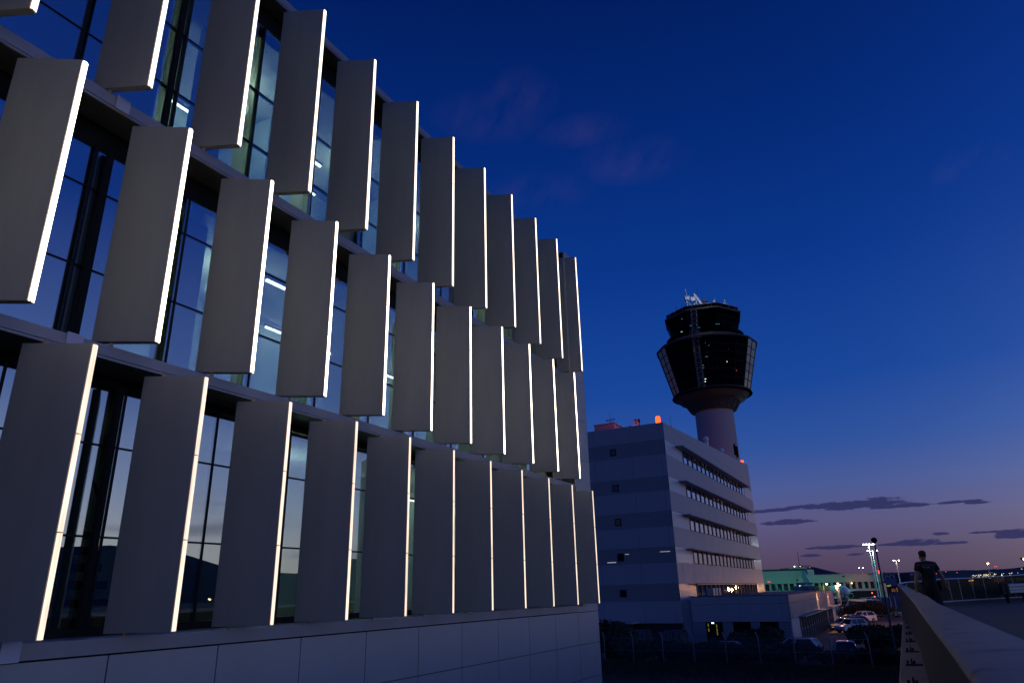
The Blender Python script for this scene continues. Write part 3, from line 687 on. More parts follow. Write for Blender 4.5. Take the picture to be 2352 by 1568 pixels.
# deck
rail_px = [((2064, 1340), 31), ((2080, 1337), 32.2), ((2115, 1334), 33), ((2151, 1330), 34.5), ((2200, 1328), 36.2), ((2256, 1326), 38), ((2352, 1319), 41)]
rail = [G(*p, Y) for p, Y in rail_px]
ex = rail[-1]-rail[-2]; rail.append(rail[-1]+ex*1.6); rail.append(rail[-1]+ex*2.5)
edge = [(interp(Rk, y)[0]-.1, y) for y in ystn[:-6]]+[(p.x-.05, p.y+.15) for p in rail[2:]]
poly = edge+[(60, rail[-1].y+10), (60, -10), (edge[0][0], -10)]
MB().prism(poly, DZ-.9, DZ).build('deck', M_deck); tag(bpy.data.objects['deck'], kind='structure')
# kerb under the railing
kerb = MB(); rr_ = []
for p in rail[2:]: rr_.append([(p.x-.1, p.y+.18, DZ-.9), (p.x-.1, p.y+.18, DZ+.12), (p.x+.22, p.y-.32, DZ+.12), (p.x+.24, p.y-.34, DZ)])
kerb.loft(rr_); struct(kerb, 'kerb', mat('kerb_stone', (.05, .048, .045), .9, 0, .2, 3, .2))
railing = thing('railing', 'slim metal railing with dark glass panels curving away beyond the man', 'railing', (rail[3].x, rail[3].y, DZ))
ZB = DZ+.16
zt_ = [p.z for p in rail]
mb = MB()
for p, q in zip(rail[:-1], rail[1:]): mb.bar(p, q, .035)
mb.build('top_rail', M_rail, railing, True)
mb = MB()
for p, q in zip(rail[2:-1], rail[3:]): mb.bar((p.x, p.y, ZB), (q.x, q.y, ZB), .028)
mb.build('bottom_rail', M_rail, railing, True)
for p, q in zip(rail[1:-1], rail[2:]):
    d = q-p; k = max(1, round(Vector((d.x, d.y)).length/1.55))
    for i in range(k):
        a = p+d*(i/k); b = p+d*((i+1)/k)
        MB().bar((a.x, a.y, DZ+.1), (a.x, a.y, a.z), .024).build('post', M_rail, railing)
        n_ = Vector((d.y, -d.x, 0)).normalized()*.006
        MB().add([(a.x-n_.x, a.y-n_.y, ZB+.04), (b.x-n_.x, b.y-n_.y, ZB+.04), (b.x-n_.x, b.y-n_.y, b.z-.05), (a.x-n_.x, a.y-n_.y, a.z-.05), (a.x+n_.x, a.y+n_.y, ZB+.04), (b.x+n_.x, b.y+n_.y, ZB+.04), (b.x+n_.x, b.y+n_.y, b.z-.05), (a.x+n_.x, a.y+n_.y, a.z-.05)],
                 [(0,1,2,3),(7,6,5,4),(0,4,5,1),(1,5,6,2),(2,6,7,3),(3,7,4,0)]).build('panel', M_railglass, railing)
# crash barrier
g0 = G(*src(2360, 1340, 13.06, 1230, 1220), 36.0); gd = (rail[-1]-rail[-3]); gd.z = 0; gd.normalize()
guard = thing('crash_barrier', 'grey double-ribbed steel crash barrier on dark posts at the deck edge', 'barrier', (g0.x, g0.y, DZ))
nrm = Vector((gd.y, -gd.x, 0))
prof = [(0, .26), (.07, .22), (.07, .13), (.0, .09), (.0, -.02), (.07, -.06), (.07, -.16), (0, -.2)]
zc = DZ+.62
def gp(s, o, z): v = g0+gd*s+nrm*o; return (v.x, v.y, z)
mb = MB()
mb.loft([[gp(s, o, zc+z) for o, z in prof]+[gp(s, o-.012, zc+z) for o, z in reversed(prof)] for s in (0, 14)])
mb.build('beam', M_guard, guard)
mb = MB(); mb.loft([[gp(-.55*cos(t)+.02, .03+.12*sin(t), zc+z) for z in (-.22, .28)] for t in [pi/2*i/6-.3 for i in range(-4, 8)]], cap=False, close=False)
mb.bar(gp(-.15, .02, zc-.21), gp(-.15, .02, zc+.27), .2, n=12); mb.build('rounded_end', M_frame, guard, True)
for s in (.25, 2.2, 4.2, 6.2, 8.2):
    a = gp(s, -.12, DZ); MB().box(a[0]-.07, a[1]-.07, DZ, a[0]+.07, a[1]+.07, zc+.1).build('post', M_frame, guard)

# ------------------------------------------------------------------ 7. fence, plant units, bushes, cars
FY = 64.4
fx = [-25.0, -22.3, -19.6, -16.9, -14.2, -11.5, -8.78, -6.06, -3.3]
fence = thing('security_fence', 'pale wire-mesh security fence with cranked posts across the dark lot', 'fence', (-14, FY, -6))
for x in fx:
    mb = MB().bar((x, FY, -6), (x, FY, -3.98), .05); mb.bar((x, FY, -3.98), (x-.18, FY+.1, -3.5), .045); mb.ball((x, FY, -3.98), .05, 6); mb.build('post', mat('fence_paint', (.20, .22, .23), .5, .3, .15), fence)
mb = MB()
for z in (-3.62, -3.78, -3.93): mb.bar((-25.1, FY+.08, z), (-3.3, FY+.08, z), .006, n=4)
for z in (-4.02, -5.0, -5.95): mb.bar((-25, FY, z), (-3.3, FY, z), .008, n=4)
x = -25.
while x < -5.4:
    for dz in range(1):
        mb.bar((x, FY+.02, -5.95), (x+1.9, FY+.02, -4.03), .0028, n=3); mb.bar((x+1.9, FY+.025, -5.95), (x, FY+.025, -4.03), .0028, n=3)
    x += .16
mb.build('wire_mesh', M_steel, fence)
def unit(x, label):
    t = thing('generator_cabinet', label, 'machine', (x, 79, -6), group=None)
    w = 2.55
    MB().box(x-w/2, 78.6, -5.15, x-.06, 80.4, -4.35).box(x+.06, 78.6, -5.15, x+w*.34, 80.4, -4.35).build('cabinet', M_unit, t)
    mb = MB(); mb.box(x-w*.33, 78.58, -4.95, x-w*.25, 78.6, -4.78); mb.box(x-w*.17, 78.58, -5.0, x-w*.09, 78.6, -4.85); mb.box(x+w*.22, 78.58, -5.02, x+w*.27, 78.6, -4.6); mb.build('hatch', M_dark, t)
    mb = MB(); mb.bar((x-w*.4, 79.4, -4.25), (x+w*.5, 79.4, -4.2), .12); mb.bar((x+w*.5, 79.4, -4.2), (x+w*.5, 79.4, -6), .1); mb.box(x-w*.45, 79, -4.34, x+w*.3, 80.2, -4.2); mb.build('duct', M_unit, t)
    for xx in (x-w/2+.05, x-.03, x+w*.34-.05, x+w*.62): MB().box(xx-.05, 78.7, -6, xx+.05, 78.8, -5.16 if xx < x+w*.4 else -4.4).build('leg', M_unit, t)
unit(-27.0+.3, 'grey generator cabinet on legs beside the lit doorway'); unit(-22.7, 'grey generator cabinet on legs near the annex corner')
def bush(name, label, c, r, h, nleaf, m=M_leaf, lobes=9, group=None, cat='bush'):
    t = thing(name, label, cat, (c[0], c[1], c[2]), group=group)
    mb = MB(); rnd = random.Random(int(abs(c[0]*31+c[1]*17)))
    cl = [(c[0]+rnd.uniform(-.62, .62)*r[0], c[1]+rnd.uniform(-.6, .6)*r[1], c[2]+h*rnd.uniform(.25, .8), rnd.uniform(.25, .45)) for _ in range(lobes)]
    for _ in range(nleaf):
        q = rnd.choice(cl); a = rnd.uniform(0, 2*pi); u = rnd.uniform(-.8, 1); s = math.sqrt(max(0, 1-u*u)); k = rnd.uniform(.75, 1.12)*q[3]
        p = Vector((q[0]+cos(a)*s*k*r[0], q[1]+sin(a)*s*k*r[1], max(c[2]+.05, q[2]+u*k*h*.75)))
        e = Vector((rnd.uniform(-1, 1), rnd.uniform(-1, 1), rnd.uniform(-1, 1))).normalized(); f = e.orthogonal().normalized(); L = rnd.uniform(.13, .28)
        mb.add([p-e*L, p+f*L*.45, p+e*L, p-f*L*.45], [(0, 1, 2, 3)])
    mb.build('crown', m, t)
    st_ = MB()
    for _ in range(5):
        q = rnd.choice(cl); st_.bar((c[0]+rnd.uniform(-.2, .2), c[1]+rnd.uniform(-.2, .2), c[2]), (q[0], q[1], q[2]), .06, .02, n=5)
    st_.build('stem', M_bark, t)
    return t
bush('broad_bush', 'tall black bush between the near office wall and the lit doorway', (-25.6, 67.5, -6), (3.2, 2.0), 3.1, 6000, lobes=14)
bush('round_bush', 'rounded dark bush in front of the glazed annex doors', (-13.2, 72.5, -6), (2.6, 1.6), 2.3, 5000, lobes=12)
bush('broad_bush', 'broad dark shrub behind the fence beside the blue-grey car', (-2.4, 79, -6), (3.6, 2.4), 2.2, 5500, lobes=12)
bush('broad_bush', 'brownish shrub mass beyond the row of parked white cars', (-7.4, 152, -6), (5.2, 3.0), 2.9, 6000, M_leaf2, 16)
bush('low_shrub', 'low dark shrub right behind the fence under the generator cabinets', (-23.0, 65.8, -6), (3.8, 1.0), 1.55, 6000, lobes=26)
bush('low_shrub', 'low dark shrub behind the fence in front of the middle glazed door', (-16.6, 65.8, -6), (3.9, 1.0), 1.5, 6000, lobes=26)
bush('low_shrub', 'low dark shrub behind the fence below the white car', (-10.6, 65.8, -6), (3.6, 1.0), 1.45, 6000, lobes=26)
bush('low_shrub', 'low dark shrub hiding the wheels of the blue-grey car', (-4.2, 65.9, -6), (3.4, 1.0), 1.15, 5000, lobes=24)
# rough grass in front of the fence
mb = MB(); rg = random.Random(3)
for _ in range(26000):
    x, y = rg.uniform(-34, 0), 64.2-abs(rg.gauss(0, 6)); 
    if y < 46: continue
    hh = rg.uniform(.12, .42); a = rg.uniform(0, pi); w = .02
    dx, dy = cos(a)*w, sin(a)*w; lx, ly = rg.uniform(-.12, .12), rg.uniform(-.12, .12)
    mb.add([(x-dx, y-dy, -6.01), (x+dx, y+dy, -6.01), (x+lx, y+ly, -6.01+hh)], [(0, 1, 2)])
g = mb.build('rough_grass', mat('dry_grass', (.05, .052, .022), .95, 0, .4, 1.)); tag(g, 'rough dark grass in front of the security fence', 'grass', kind='stuff')

def make_car(name, label, m, kind='hatch', group=None):
    """nose along local +x, ground at z = 0"""
    t = thing(name, label, 'car', (0, 0, 0), 'L', group)
    L = 2.2; suv = kind == 'suv'; hz = .12 if suv else 0; W = .9
    low = [(L, .32), (L+.03, .5), (L-.06, .72+hz), (L-.35, .84+hz), (1.05, .98+hz), (-1.75, 1.02+hz), (-L+.05, .98+hz), (-L-.02, .62), (-L, .32)]
    def sec(y, k): return [(x*k, y, z) for x, z in low]
    def shr(y, k, dz): return [(x*k, y, .32+(z-.32)*dz) for x, z in low]
    body = MB().loft([shr(-W, .965, .93), shr(-W+.05, .99, .985), sec(-W+.16, 1), sec(W-.16, 1), shr(W-.05, .99, .985), shr(W, .965, .93)])
    b = body.build('body', m, t, True)
    zr = 1.5+hz*1.4; rear = -1.9 if suv else (-1.65 if kind == 'hatch' else -1.15); rb = -2.05 if suv else (-2.0 if kind == 'hatch' else -1.75)
    base = [(1.12, .96+hz), (.28, zr-.03), (rear+.25, zr-.03), (rb, 1.0+hz)]
    gl = MB().loft([[(x, -W+.05+(.2 if z > 1.2 else 0), z) for x, z in base], [(x, W-.05-(.2 if z > 1.2 else 0), z) for x, z in base]])
    gl.build('cabin_glass', M_cglass, t)
    rf = MB().loft([[(.36, s*.62, zr-.045), (.2, s*.66, zr-.0), (rear+.3, s*.66, zr), (rear+.16, s*.62, zr-.045)] for s in (-1, 1)])
    rf.loft([[(.3, s*.5, zr), (.1, s*.55, zr+.03), (rear+.4, s*.55, zr+.03), (rear+.25, s*.5, zr)] for s in (-1, 1)])
    rf.build('roof', m, t)
    for s in (-1, 1):
        MB().bar((1.12, s*(W-.045), .97+hz), (.3, s*.66, zr-.02), .045, n=6).build('pillar', m, t); MB().bar((-.25, s*(W-.035), 1+hz), (-.35, s*.66, zr-.02), .045, n=6).build('pillar', m, t); MB().bar((rb+.02, s*(W-.06), 1.0+hz), (rear+.24, s*.65, zr-.02), .08, n=6).build('pillar', m, t)
        if suv: MB().bar((.2, s*.6, zr+.07), (rear+.4, s*.6, zr+.07), .025, n=6).build('roof_bar', M_steel, t)
    for x in (1.36, -1.36):
        for s in (-1, 1):
            w = MB(); rings = []
            for yy, r in ((-.11, .30), (-.09, .34), (.09, .34), (.11, .30)): rings.append([(x+r*cos(a*pi/9), s*(W-.1)+yy, .34+r*sin(a*pi/9)) for a in range(18)])
            w.loft(rings); wo = w.build('wheel', M_tyre, t, True)
            rm = MB()
            for a in range(5): rm.bar((x, s*(W+.005), .34), (x+.2*cos(a*2*pi/5), s*(W+.015), .34+.2*sin(a*2*pi/5)), .03, n=4)
            rm.bar((x, s*(W-.0), .34), (x, s*(W+.02), .34), .07, n=10); rm.build('rim', M_rim, wo)
            ar = MB(); ar.loft([[(x+r*cos(pi*a/12), s*(W+.002-.03*(j)), .34+r*sin(pi*a/12)) for r in (.36, .41)] for j in (0,) for a in range(13)], cap=False, close=False); ar.build('wheel_arch', M_tyre, t)
    for s in (-1, 1):
        MB().loft([[(L-.02, s*.5, .62), (L-.3, s*.84, .7+hz), (L-.34, s*.8, .8+hz), (L-.1, s*.5, .72+hz)], [(L+.03, s*.5, .62), (L-.24, s*.87, .7+hz), (L-.3, s*.83, .83+hz), (L-.05, s*.5, .75+hz)]]).build('headlight', M_rim, t)
        MB().box(-L-.04, s*.58, .72+hz, -L+.1, s*.86, .92+hz).build('taillight', mat('tail_lens', (.25, .01, .01), .25, 0, 0), t)
        MB().box(.72, s*(W-.02), 1.0+hz, .92, s*(W+.16), 1.14+hz).build('mirror', m, t)
    MB().box(L-.08, -.5, .36, L+.045, .5, .56).build('grille', M_dark, t)
    for s in (-1, 1): MB().box(s*(L-.0), -.26, .4, s*(L+.05), .26, .5).build('number_plate', M_white, t)
    return t
GZ = -6
suvw = make_car('parked_suv', 'white sports utility car, nearest in the row parked beside the annex', M_cwhite, 'suv')
hat = make_car('parked_car', 'silver hatchback parked between the nearest white car and a dark car', M_csilver)
drk = make_car('parked_car', 'dark hatchback with glinting roof in the middle of the parked row', M_cdark)
blu = make_car('parked_car', 'blue-grey car standing alone behind the fence, half hidden by a shrub', M_cblue)
sal = make_car('parked_saloon', 'pale saloon parked alone on the far side of the lot, side on', M_csilver, 'saloon')
def put(o, x, y, ang): o.location = (x, y, 0); o.rotation_euler = (0, 0, R(ang))
put(suvw, -7.3, 109.0, 231); put(hat, -8.6, 115.5, 231); put(drk, -7.7, 122.5, 228); put(sal, -3.6, 158, 22); put(blu, -5.35, 69.3, 275)
p = dup(suvw, (-7.2, 137, GZ), R(228), 'white sports utility car with roof bars, farthest in the parked row'); p['group'] = 'cars parked beside the annex'
p = dup(hat, (-8.6, 129, GZ), R(228), 'silver car with its nose toward the annex, second farthest in the parked row'); p['group'] = 'cars parked beside the annex'
for o in (suvw, hat, drk): o['group'] = 'cars parked beside the annex'
q = G(*c7(1690, 612), 66.5); wc = dup(suvw, (q.x-.1, q.y, GZ), R(172), 'white car behind the fence below the annex corner, only its roof and rear showing')
q = G(*c7(1075, 612), 66.5); dup(blu, (q.x, q.y+1, GZ), R(185), 'blue-grey car behind the fence in front of the lit annex door')
q = G(*c7(685, 612), 66.5); dup(drk, (q.x, q.y+1.5, GZ), R(182), 'dark car behind the fence below the generator cabinets')

# ------------------------------------------------------------------ 8. lamps and masts
# dark lamp pole close by
lp = thing('lamp_pole', 'tall unlit dark pole with a dark ball head, in front of the parked cars', 'lamp post', (-1.74, 72.3, -6))
b_, t_ = Vector((-1.74, 72.3, -6)), G(2009, 1243, 64.9)
MB().bar(b_, (b_.x, b_.y, t_.z), .105, .06, n=12).build('pole', mat('dull_pole', (.05, .055, .07), .5, .3, .1), lp, True)
MB().lathe([(.07, t_.z-.15), (.24, t_.z), (.27, t_.z+.16), (.2, t_.z+.3), (.05, t_.z+.36)], 14, (b_.x, b_.y)).build('ball_head', M_dark, lp, True)
MB().lathe([(.24, -6), (.24, -5.7), (.15, -5.6)], 12, (b_.x, b_.y)).build('base', M_dark, lp)
def street(label, top, pole_h, arm, m, power, col=(1, .5, .18), group=None, r=.07, name='street_lamp', aimz=None):
    t = thing(name, label, 'lamp', (top.x-arm, top.y, GZ), group=group)
    MB().bar((top.x-arm, top.y, GZ), (top.x-arm, top.y, top.z+.1), r, r*.6).build('pole', M_steel, t, True)
    MB().bar((top.x-arm, top.y, top.z+.1), (top.x, top.y, top.z+.15), r*.6).build('arm', M_steel, t)
    MB().loft([[(top.x-.1, top.y-.12, top.z+.1), (top.x+.55, top.y-.15, top.z+.1), (top.x+.55, top.y+.15, top.z+.1), (top.x-.1, top.y+.12, top.z+.1)], [(top.x-.05, top.y-.06, top.z+.24), (top.x+.45, top.y-.08, top.z+.24), (top.x+.45, top.y+.08, top.z+.24), (top.x-.05, top.y+.06, top.z+.24)]]).build('lamp_head', M_steel, t)
    MB().ball((top.x+.25, top.y, top.z+.05), .15, 8, .5).build('bulb', m, t, True)
    if power: lamp('street_light', (top.x+.25, top.y-.05, top.z-.35), col, power, .2)
    return t
SODG = 'lit orange street lamps by the annex'
_b = Gz(*c8(727, 1150), -6); _y = -_b.x*sin(AZ)+_b.y*cos(AZ)
street('lit orange street lamp whose pole stands in front of the annex side wall', G(*c8(688, 792), _y), 0, .25, M_sod, 70, group=SODG)
street('lit orange street lamp just beyond the annex, left of a taller one', G(*c8(765, 803), 150), 0, -.2, M_sod, 700, group=SODG)
street('lit orange street lamp just beyond the annex, topmost of the small cluster', G(*c8(780, 785), 155), 0, -.3, M_sod, 700, group=SODG)
street('lit orange street lamp just beyond the annex, rightmost of the small cluster', G(*c8(797, 795), 150), 0, .3, M_sod, 700, group=SODG)
lamp('sodium_fill_car_park', (-4.5, 132, 1.5), (1, .36, .13), 1100, .3)
lamp('added_wall_wash', (XW+.45, 111.5, -.4), (1, .48, .2), 1500, .1, spot=R(80), aim=(XW+.2, 111.5, -3))  # added spots with no fixture, for the orange streaks on the annex wall
lamp('added_wall_wash_far', (XW+.5, 127.5, -.4), (1, .48, .2), 1500, .1, spot=R(80), aim=(XW+.2, 127.5, -3))
# apron flood masts
def mast(label, ptop, Y, lampspx, m, rad, power=0, aim=None, col=(.6, 1, .82), group='apron flood masts'):
    p = H(*ptop, Y); t = thing('flood_mast', label, 'mast', (p.x, p.y, GZ), 'H', group)
    MB().bar((p.x, p.y, GZ), (p.x, p.y, p.z), rad, rad*.55, n=10).build('pole', M_white, t, True)
    MB().box(p.x+lampspx[0]*Y/1694, p.y-.1, p.z-.12, p.x+lampspx[-1]*Y/1694, p.y+.1, p.z+.06).build('crossbar', M_frame, t)
    for d in lampspx:
        x = p.x+d*Y/1694; hd = MB().box(x-.36, p.y-.3, p.z-.26, x+.36, p.y+.3, p.z+.1).build('floodlight', M_frame, t)
        MB().ball((x, p.y-.36, p.z-.16), .30 if rad > .32 or Y < 280 else .26, 8, .6).build('lens', m, hd, True)
    if power:
        g = h2g(p.x, p.y-1.2, p.z-.6); lamp('flood_light', g, col, power, .5)
    return t
mast('tall floodlit apron mast with a wide bar of white lamps and a red tip', c8(1031, 474), 235, (-13, -6, 1, 8, 13), M_wlamp, .21, 2600)
mast('apron mast with two white lamps just behind the tallest one', c8(1060, 522), 270, (-11, 9), M_wlamp, .17, 1300)
p = H(*c8(1031, 466), 235)
WM = emit('warm_flood', (1, .8, .62), 20.)
mast('distant mast with two warm lamps above the terminal roof', c8(973, 660), 420, (-5, 4), WM, .3, 0)
mast('slender mast with two warm lamps between the ball-headed pole and the walking man', c8(1245, 600), 300, (-6, 6), WM, .25, 200, col=(1, .75, .55))
mast('short mast with two warm lamps standing on the terminal skyline', c8(468, 648), 420, (-6, 6), WM, .3, 0)
mast('thin lamp mast with one warm lamp above the far town lights', cT(652, 440), 260, (0,), M_sod, .12, 0)
mast('mast with a warm lamp at the very edge of the picture above the crash barrier', (2352.5, 1281), 120, (-2, 4), WM, .12, 1100, col=(1, .62, .34))
# lamps that light the terminal wall from the apron
for px, Y, pw_ in ((1790, 262, 3000), (1900, 262, 3000), (1985, 262, 3800)):
    a = H(px, 1300, Y); lamp('apron_floodlight', h2g(a.x, a.y, 12), (.13, 1, .50), pw_, .6, spot=R(130), aim=h2g(a.x, 308, -6))

# ------------------------------------------------------------------ 9. terminal, hangars, aircraft and apron gear
TYP = 300.
def tb(mb, px0, py0, px1, py1, Y, dep):
    a = H(px0, py0, Y); b = H(px1, py1, Y); return mb.box(a.x, Y, a.z, b.x, Y+dep, b.z)
p0 = H(*c8(700, 780), TYP)
term = thing('terminal_building', 'long low terminal washed in green floodlight behind the aircraft', 'building', (p0.x, p0.y, GZ), 'H')
def zat(px, py, Y=TYP): return H(px, py, Y).z
xl, xr = H(*c8(60, 735), TYP).x, H(*c8(1140, 705), TYP).x
zt1, zt0 = 3.6, -2.6
za, zbm = (zat(*c8(205, 737))+zat(*c8(1130, 703)))/2, (zat(*c8(205, 795))+zat(*c8(1130, 762)))/2
zw = (zat(*c8(205, 843))+zat(*c8(1130, 818)))/2
MB().box(xl, TYP, zbm, xr, TYP+30, za).build('upper_band', M_term, term)
MB().box(xl, TYP-.06, za-.32, xr+.1, TYP-.002, za-.22).box(xl-.1, TYP-.3, za+.002, xr+.3, TYP+30, za+.3).build('roof_edge', M_off_panel, term)
MB().box(xl, TYP+1.0, GZ, xr-.3, TYP+29, zbm-.002).build('window_band', M_twin, term)
for i in range(22):
    x = xl+2+(xr-xl-2)*i/21.5; MB().box(x, TYP+.45, zw, x+(xr-xl)/66, TYP+.98, zbm-.004).build('pier', M_term, term)
mb = MB(); mb.box(xl, TYP+.2, zw-.9, xr-.3, TYP+.99, zw-.02); mb.build('lower_wall', M_term, term); MB().box(xl, TYP+.5, GZ, xr-.3, TYP+.98, zw-1.0).build('plinth', M_twin, term)
a, b = H(*c8(60, 690), TYP+6), H(*c8(548, 668), TYP+6)
zu = (zat(*c8(205, 690), TYP+6)+zat(*c8(545, 680), TYP+6))/2
up = MB().box(a.x, TYP+6, za+.31, b.x, TYP+28, zu).build('upper_storey', M_term, term)
MB().box(a.x-.2, TYP+5.8, zu+.003, b.x+.2, TYP+28, zu+.7).build('upper_roof', M_hang, up)
a2, b2 = H(*c8(400, 665), TYP+10), H(*c8(548, 660), TYP+10)
MB().box(a2.x, TYP+10, zu+.71, b2.x, TYP+20, zat(*c8(470, 660), TYP+10)).build('roof_plant', M_term, up)
a, b = H(*c8(548, 675), TYP+3), H(*c8(608, 725), TYP+3)
MB().box(a.x, TYP+3, za+.31, b.x, TYP+12, a.z).build('stair_tower', M_off_panel, term)
sgn = MB(); tb(sgn, *c8(235, 768), *c8(262, 774), TYP-.12, .1); sgn.build('red_sign', emit('red_sign_light', (1, .08, .06), 1.1), term)
mb = MB()
p, q = H(*c8(473, 530), TYP+15), H(*c8(490, 650), TYP+15); mb.bar((q.x, TYP+15, zu), (q.x, TYP+15, p.z), .16, .06, n=6); mb.build('roof_mast', M_dark, term)
mb = MB(); p = H(*c8(526, 648), TYP+12); mb.bar((p.x-.5, TYP+12, zu), (p.x-.5, TYP+12, p.z), .12); mb.bar((p.x+.5, TYP+12, zu), (p.x+.5, TYP+12, p.z), .12); mb.box(p.x-2.6, TYP+11.8, p.z, p.x+2.6, TYP+12.2, p.z+.25); mb.build('roof_bracket', M_dark, term)
for x_, y_ in ((470, 757), (835, 729), (1040, 712)):
    p = H(*c8(x_, y_), TYP-.15); MB().box(p.x-.35, TYP-.3, p.z-.25, p.x+.35, TYP-.003, p.z+.25).build('wall_camera', M_dark, term)
for cx, cy, cc in ((1425, 449, emit('small_warm_lamp', (1, .6, .25), 4.)), (640, 497, emit('small_white_lamp', (.9, 1, .95), 4.))):
    p = H(*src(1850, 1350, 6.19, cx, cy), TYP-1.2); MB().ball((p.x, TYP-.9, p.z), .3, 8).build('wall_lamp', cc, term)
p = H(*src(1850, 1350, 6.19, 1838, 282), TYP-8)
rb = thing('red_beacon', 'bright red obstruction lamp at the end of the green-lit terminal roof', 'lamp', (p.x, p.y, GZ), 'H')
MB().bar((p.x, p.y, GZ), (p.x, p.y, p.z-.5), .12).build('pole', M_steel, rb); MB().ball((p.x, p.y, p.z), .5, 10, 1.35).build('lens', emit('pure_red_lamp', (1, .035, .03), 4.), rb, True)
lamp('red_beacon_light', h2g(p.x-.5, p.y-1.5, p.z+.3), (1, .08, .05), 900, .5)
# blue jet bridge with yellow box
p = H(*src(1850, 1350, 6.19, 830, 520), 262)
jb = thing('boarding_bridge', 'dark blue boarding bridge with a blue hood in front of the green terminal', 'boarding bridge', (p.x, p.y, GZ), 'H')
a, b = H(*src(1850, 1350, 6.19, 750, 490), 262), H(*src(1850, 1350, 6.19, 918, 560), 262)
MB().box(a.x, 262, b.z, b.x, 275, a.z).build('cabin', M_blue, jb)
a, b = H(*src(1850, 1350, 6.19, 705, 440), 266), H(*src(1850, 1350, 6.19, 835, 470), 266)
MB().box(a.x, 266, b.z, b.x, 274, a.z).build('hood', M_blue, jb)
for x in (-2., 2.): MB().bar((p.x+x, 264, GZ), (p.x+x, 264, p.z-1), .3).build('leg', M_frame, jb)
a, b = H(*src(1850, 1350, 6.19, 920, 497), 255), H(*src(1850, 1350, 6.19, 1102, 552), 255)
yb = thing('yellow_container', 'olive yellow service container beside the blue boarding bridge', 'container', ((a.x+b.x)/2, 255, GZ), 'H')
MB().box(a.x, 255, b.z, b.x, 259, a.z).build('box', M_yel, yb)
MB().box(a.x+.3, 255.5, GZ, a.x+.6, 258, b.z).box(b.x-.6, 255.5, GZ, b.x-.3, 258, b.z).build('frame', M_frame, yb)
# airliner, nose towards us
jp = H(*cJ(905, 760), 262)
jet = thing('airliner', 'white airliner parked nose-on with one wing and engine reaching over the apron', 'aircraft', (0, 0, 0), 'L')
g = h2g(jp.x, jp.y, GZ); jet.location = (g.x, g.y, 0); jet.rotation_euler = (0, 0, AZ+R(2.5))
fz = 3.75
prof = [(0, .05, -.35), (.35, .62, -.28), (1.1, 1.15, -.18), (2.4, 1.65, -.07), (4.2, 1.98, 0), (25, 1.98, 0), (29, 1.6, .3), (33, .9, .75), (36.5, .25, 1.0)]
M_jet = mat('aircraft_white', (.7, .72, .72), .25, 0, .02, coat=.4)
MB().loft([[(r*cos(2*pi*i/24), y, fz+dz+r*sin(2*pi*i/24)) for i in range(24)] for y, r, dz in prof]).build('fuselage', M_jet, jet, True)
MB().loft([[(x, y, fz+z) for x, y, z in ((-.95, 1.35, .62), (.95, 1.35, .62), (1.15, 1.9, .62), (-1.15, 1.9, .62))], [(x, y, fz+z) for x, y, z in ((-.75, 2.15, 1.2), (.75, 2.15, 1.2), (.85, 2.45, 1.2), (-.85, 2.45, 1.2))]]).build('cockpit_window', M_cglass, jet)
for s in (-1, 1):
    ws = [(1.6, 11.5, 6.6, 2.7, .75), (6, 13.8, 4.2, 3.2, .42), (17, 20.5, 1.5, 4.5, .18)]
    MB().loft([[(s*x, y, z), (s*x, y+.3*c_, z+t_/2), (s*x, y+c_, z), (s*x, y+.3*c_, z-t_/2)] for x, y, c_, z, t_ in ws]).build('wing', M_jet, jet, True)
    MB().loft([[(s*17.0, 20.6, 4.4), (s*17.05, 21.8, 4.4), (s*17.1, 21.8, 4.45)], [(s*17.5, 21.6, 6.4), (s*17.5, 22.1, 6.4), (s*17.55, 22.1, 6.4)]]).build('winglet', M_jet, jet)
    en = MB(); ex_, ez = s*5.75, 2.05
    ep = [(1.0, 0), (1.12, .15), (1.18, .9), (1.05, 2.6), (.7, 3.6), (.5, 3.6)]
    en.loft([[(ex_+r*cos(2*pi*i/20), 10.6+y, ez+r*sin(2*pi*i/20)) for i in range(20)] for r, y in ep], cap=False); eng = en.build('engine', M_jet, jet, True)
    MB().loft([[(ex_+r*cos(2*pi*i/20), 10.9+y, ez+r*sin(2*pi*i/20)) for i in range(20)] for r, y in ((.98, 0), (.98, .4))]).build('fan', M_dark, eng)
    MB().box(ex_-.12, 12, ez+.95, ex_+.12, 15, 3.3).build('pylon', M_jet, jet)
    MB().loft([[(s*.6, 31, 5.0), (s*.6, 34.6, 5.0), (s*.6, 33, 5.2)], [(s*6, 34.2, 5.5), (s*6, 35.6, 5.5), (s*6, 35, 5.56)]]).build('tailplane', M_jet, jet)
    mg = MB().bar((s*3.7, 17.2, .5), (s*3.7, 17.2, 2.9), .16)
    for w in (-.45, .45): mg.bar((s*3.7+w-.15, 17.2, .55), (s*3.7+w+.15, 17.2, .55), .55, n=14)
    mg.build('main_gear', M_tyre, jet)
MB().loft([[(-.14, 27.5, fz+1.7), (.14, 27.5, fz+1.7), (.14, 35, fz+1.5), (-.14, 35, fz+1.5)], [(-.07, 33.6, fz+8.0), (.07, 33.6, fz+8.0), (.07, 36.4, fz+8.0), (-.07, 36.4, fz+8.0)]]).build('tail_fin', mat('tail_paint', (.5, .6, .58), .3, 0, .02), jet)
ng = MB().bar((0, 4.6, .4), (0, 4.9, 2.2), .12)
for w in (-.28, .28): ng.bar((w-.1, 4.6, .4), (w+.1, 4.6, .4), .4, n=14)
ng.build('nose_gear', M_tyre, jet)
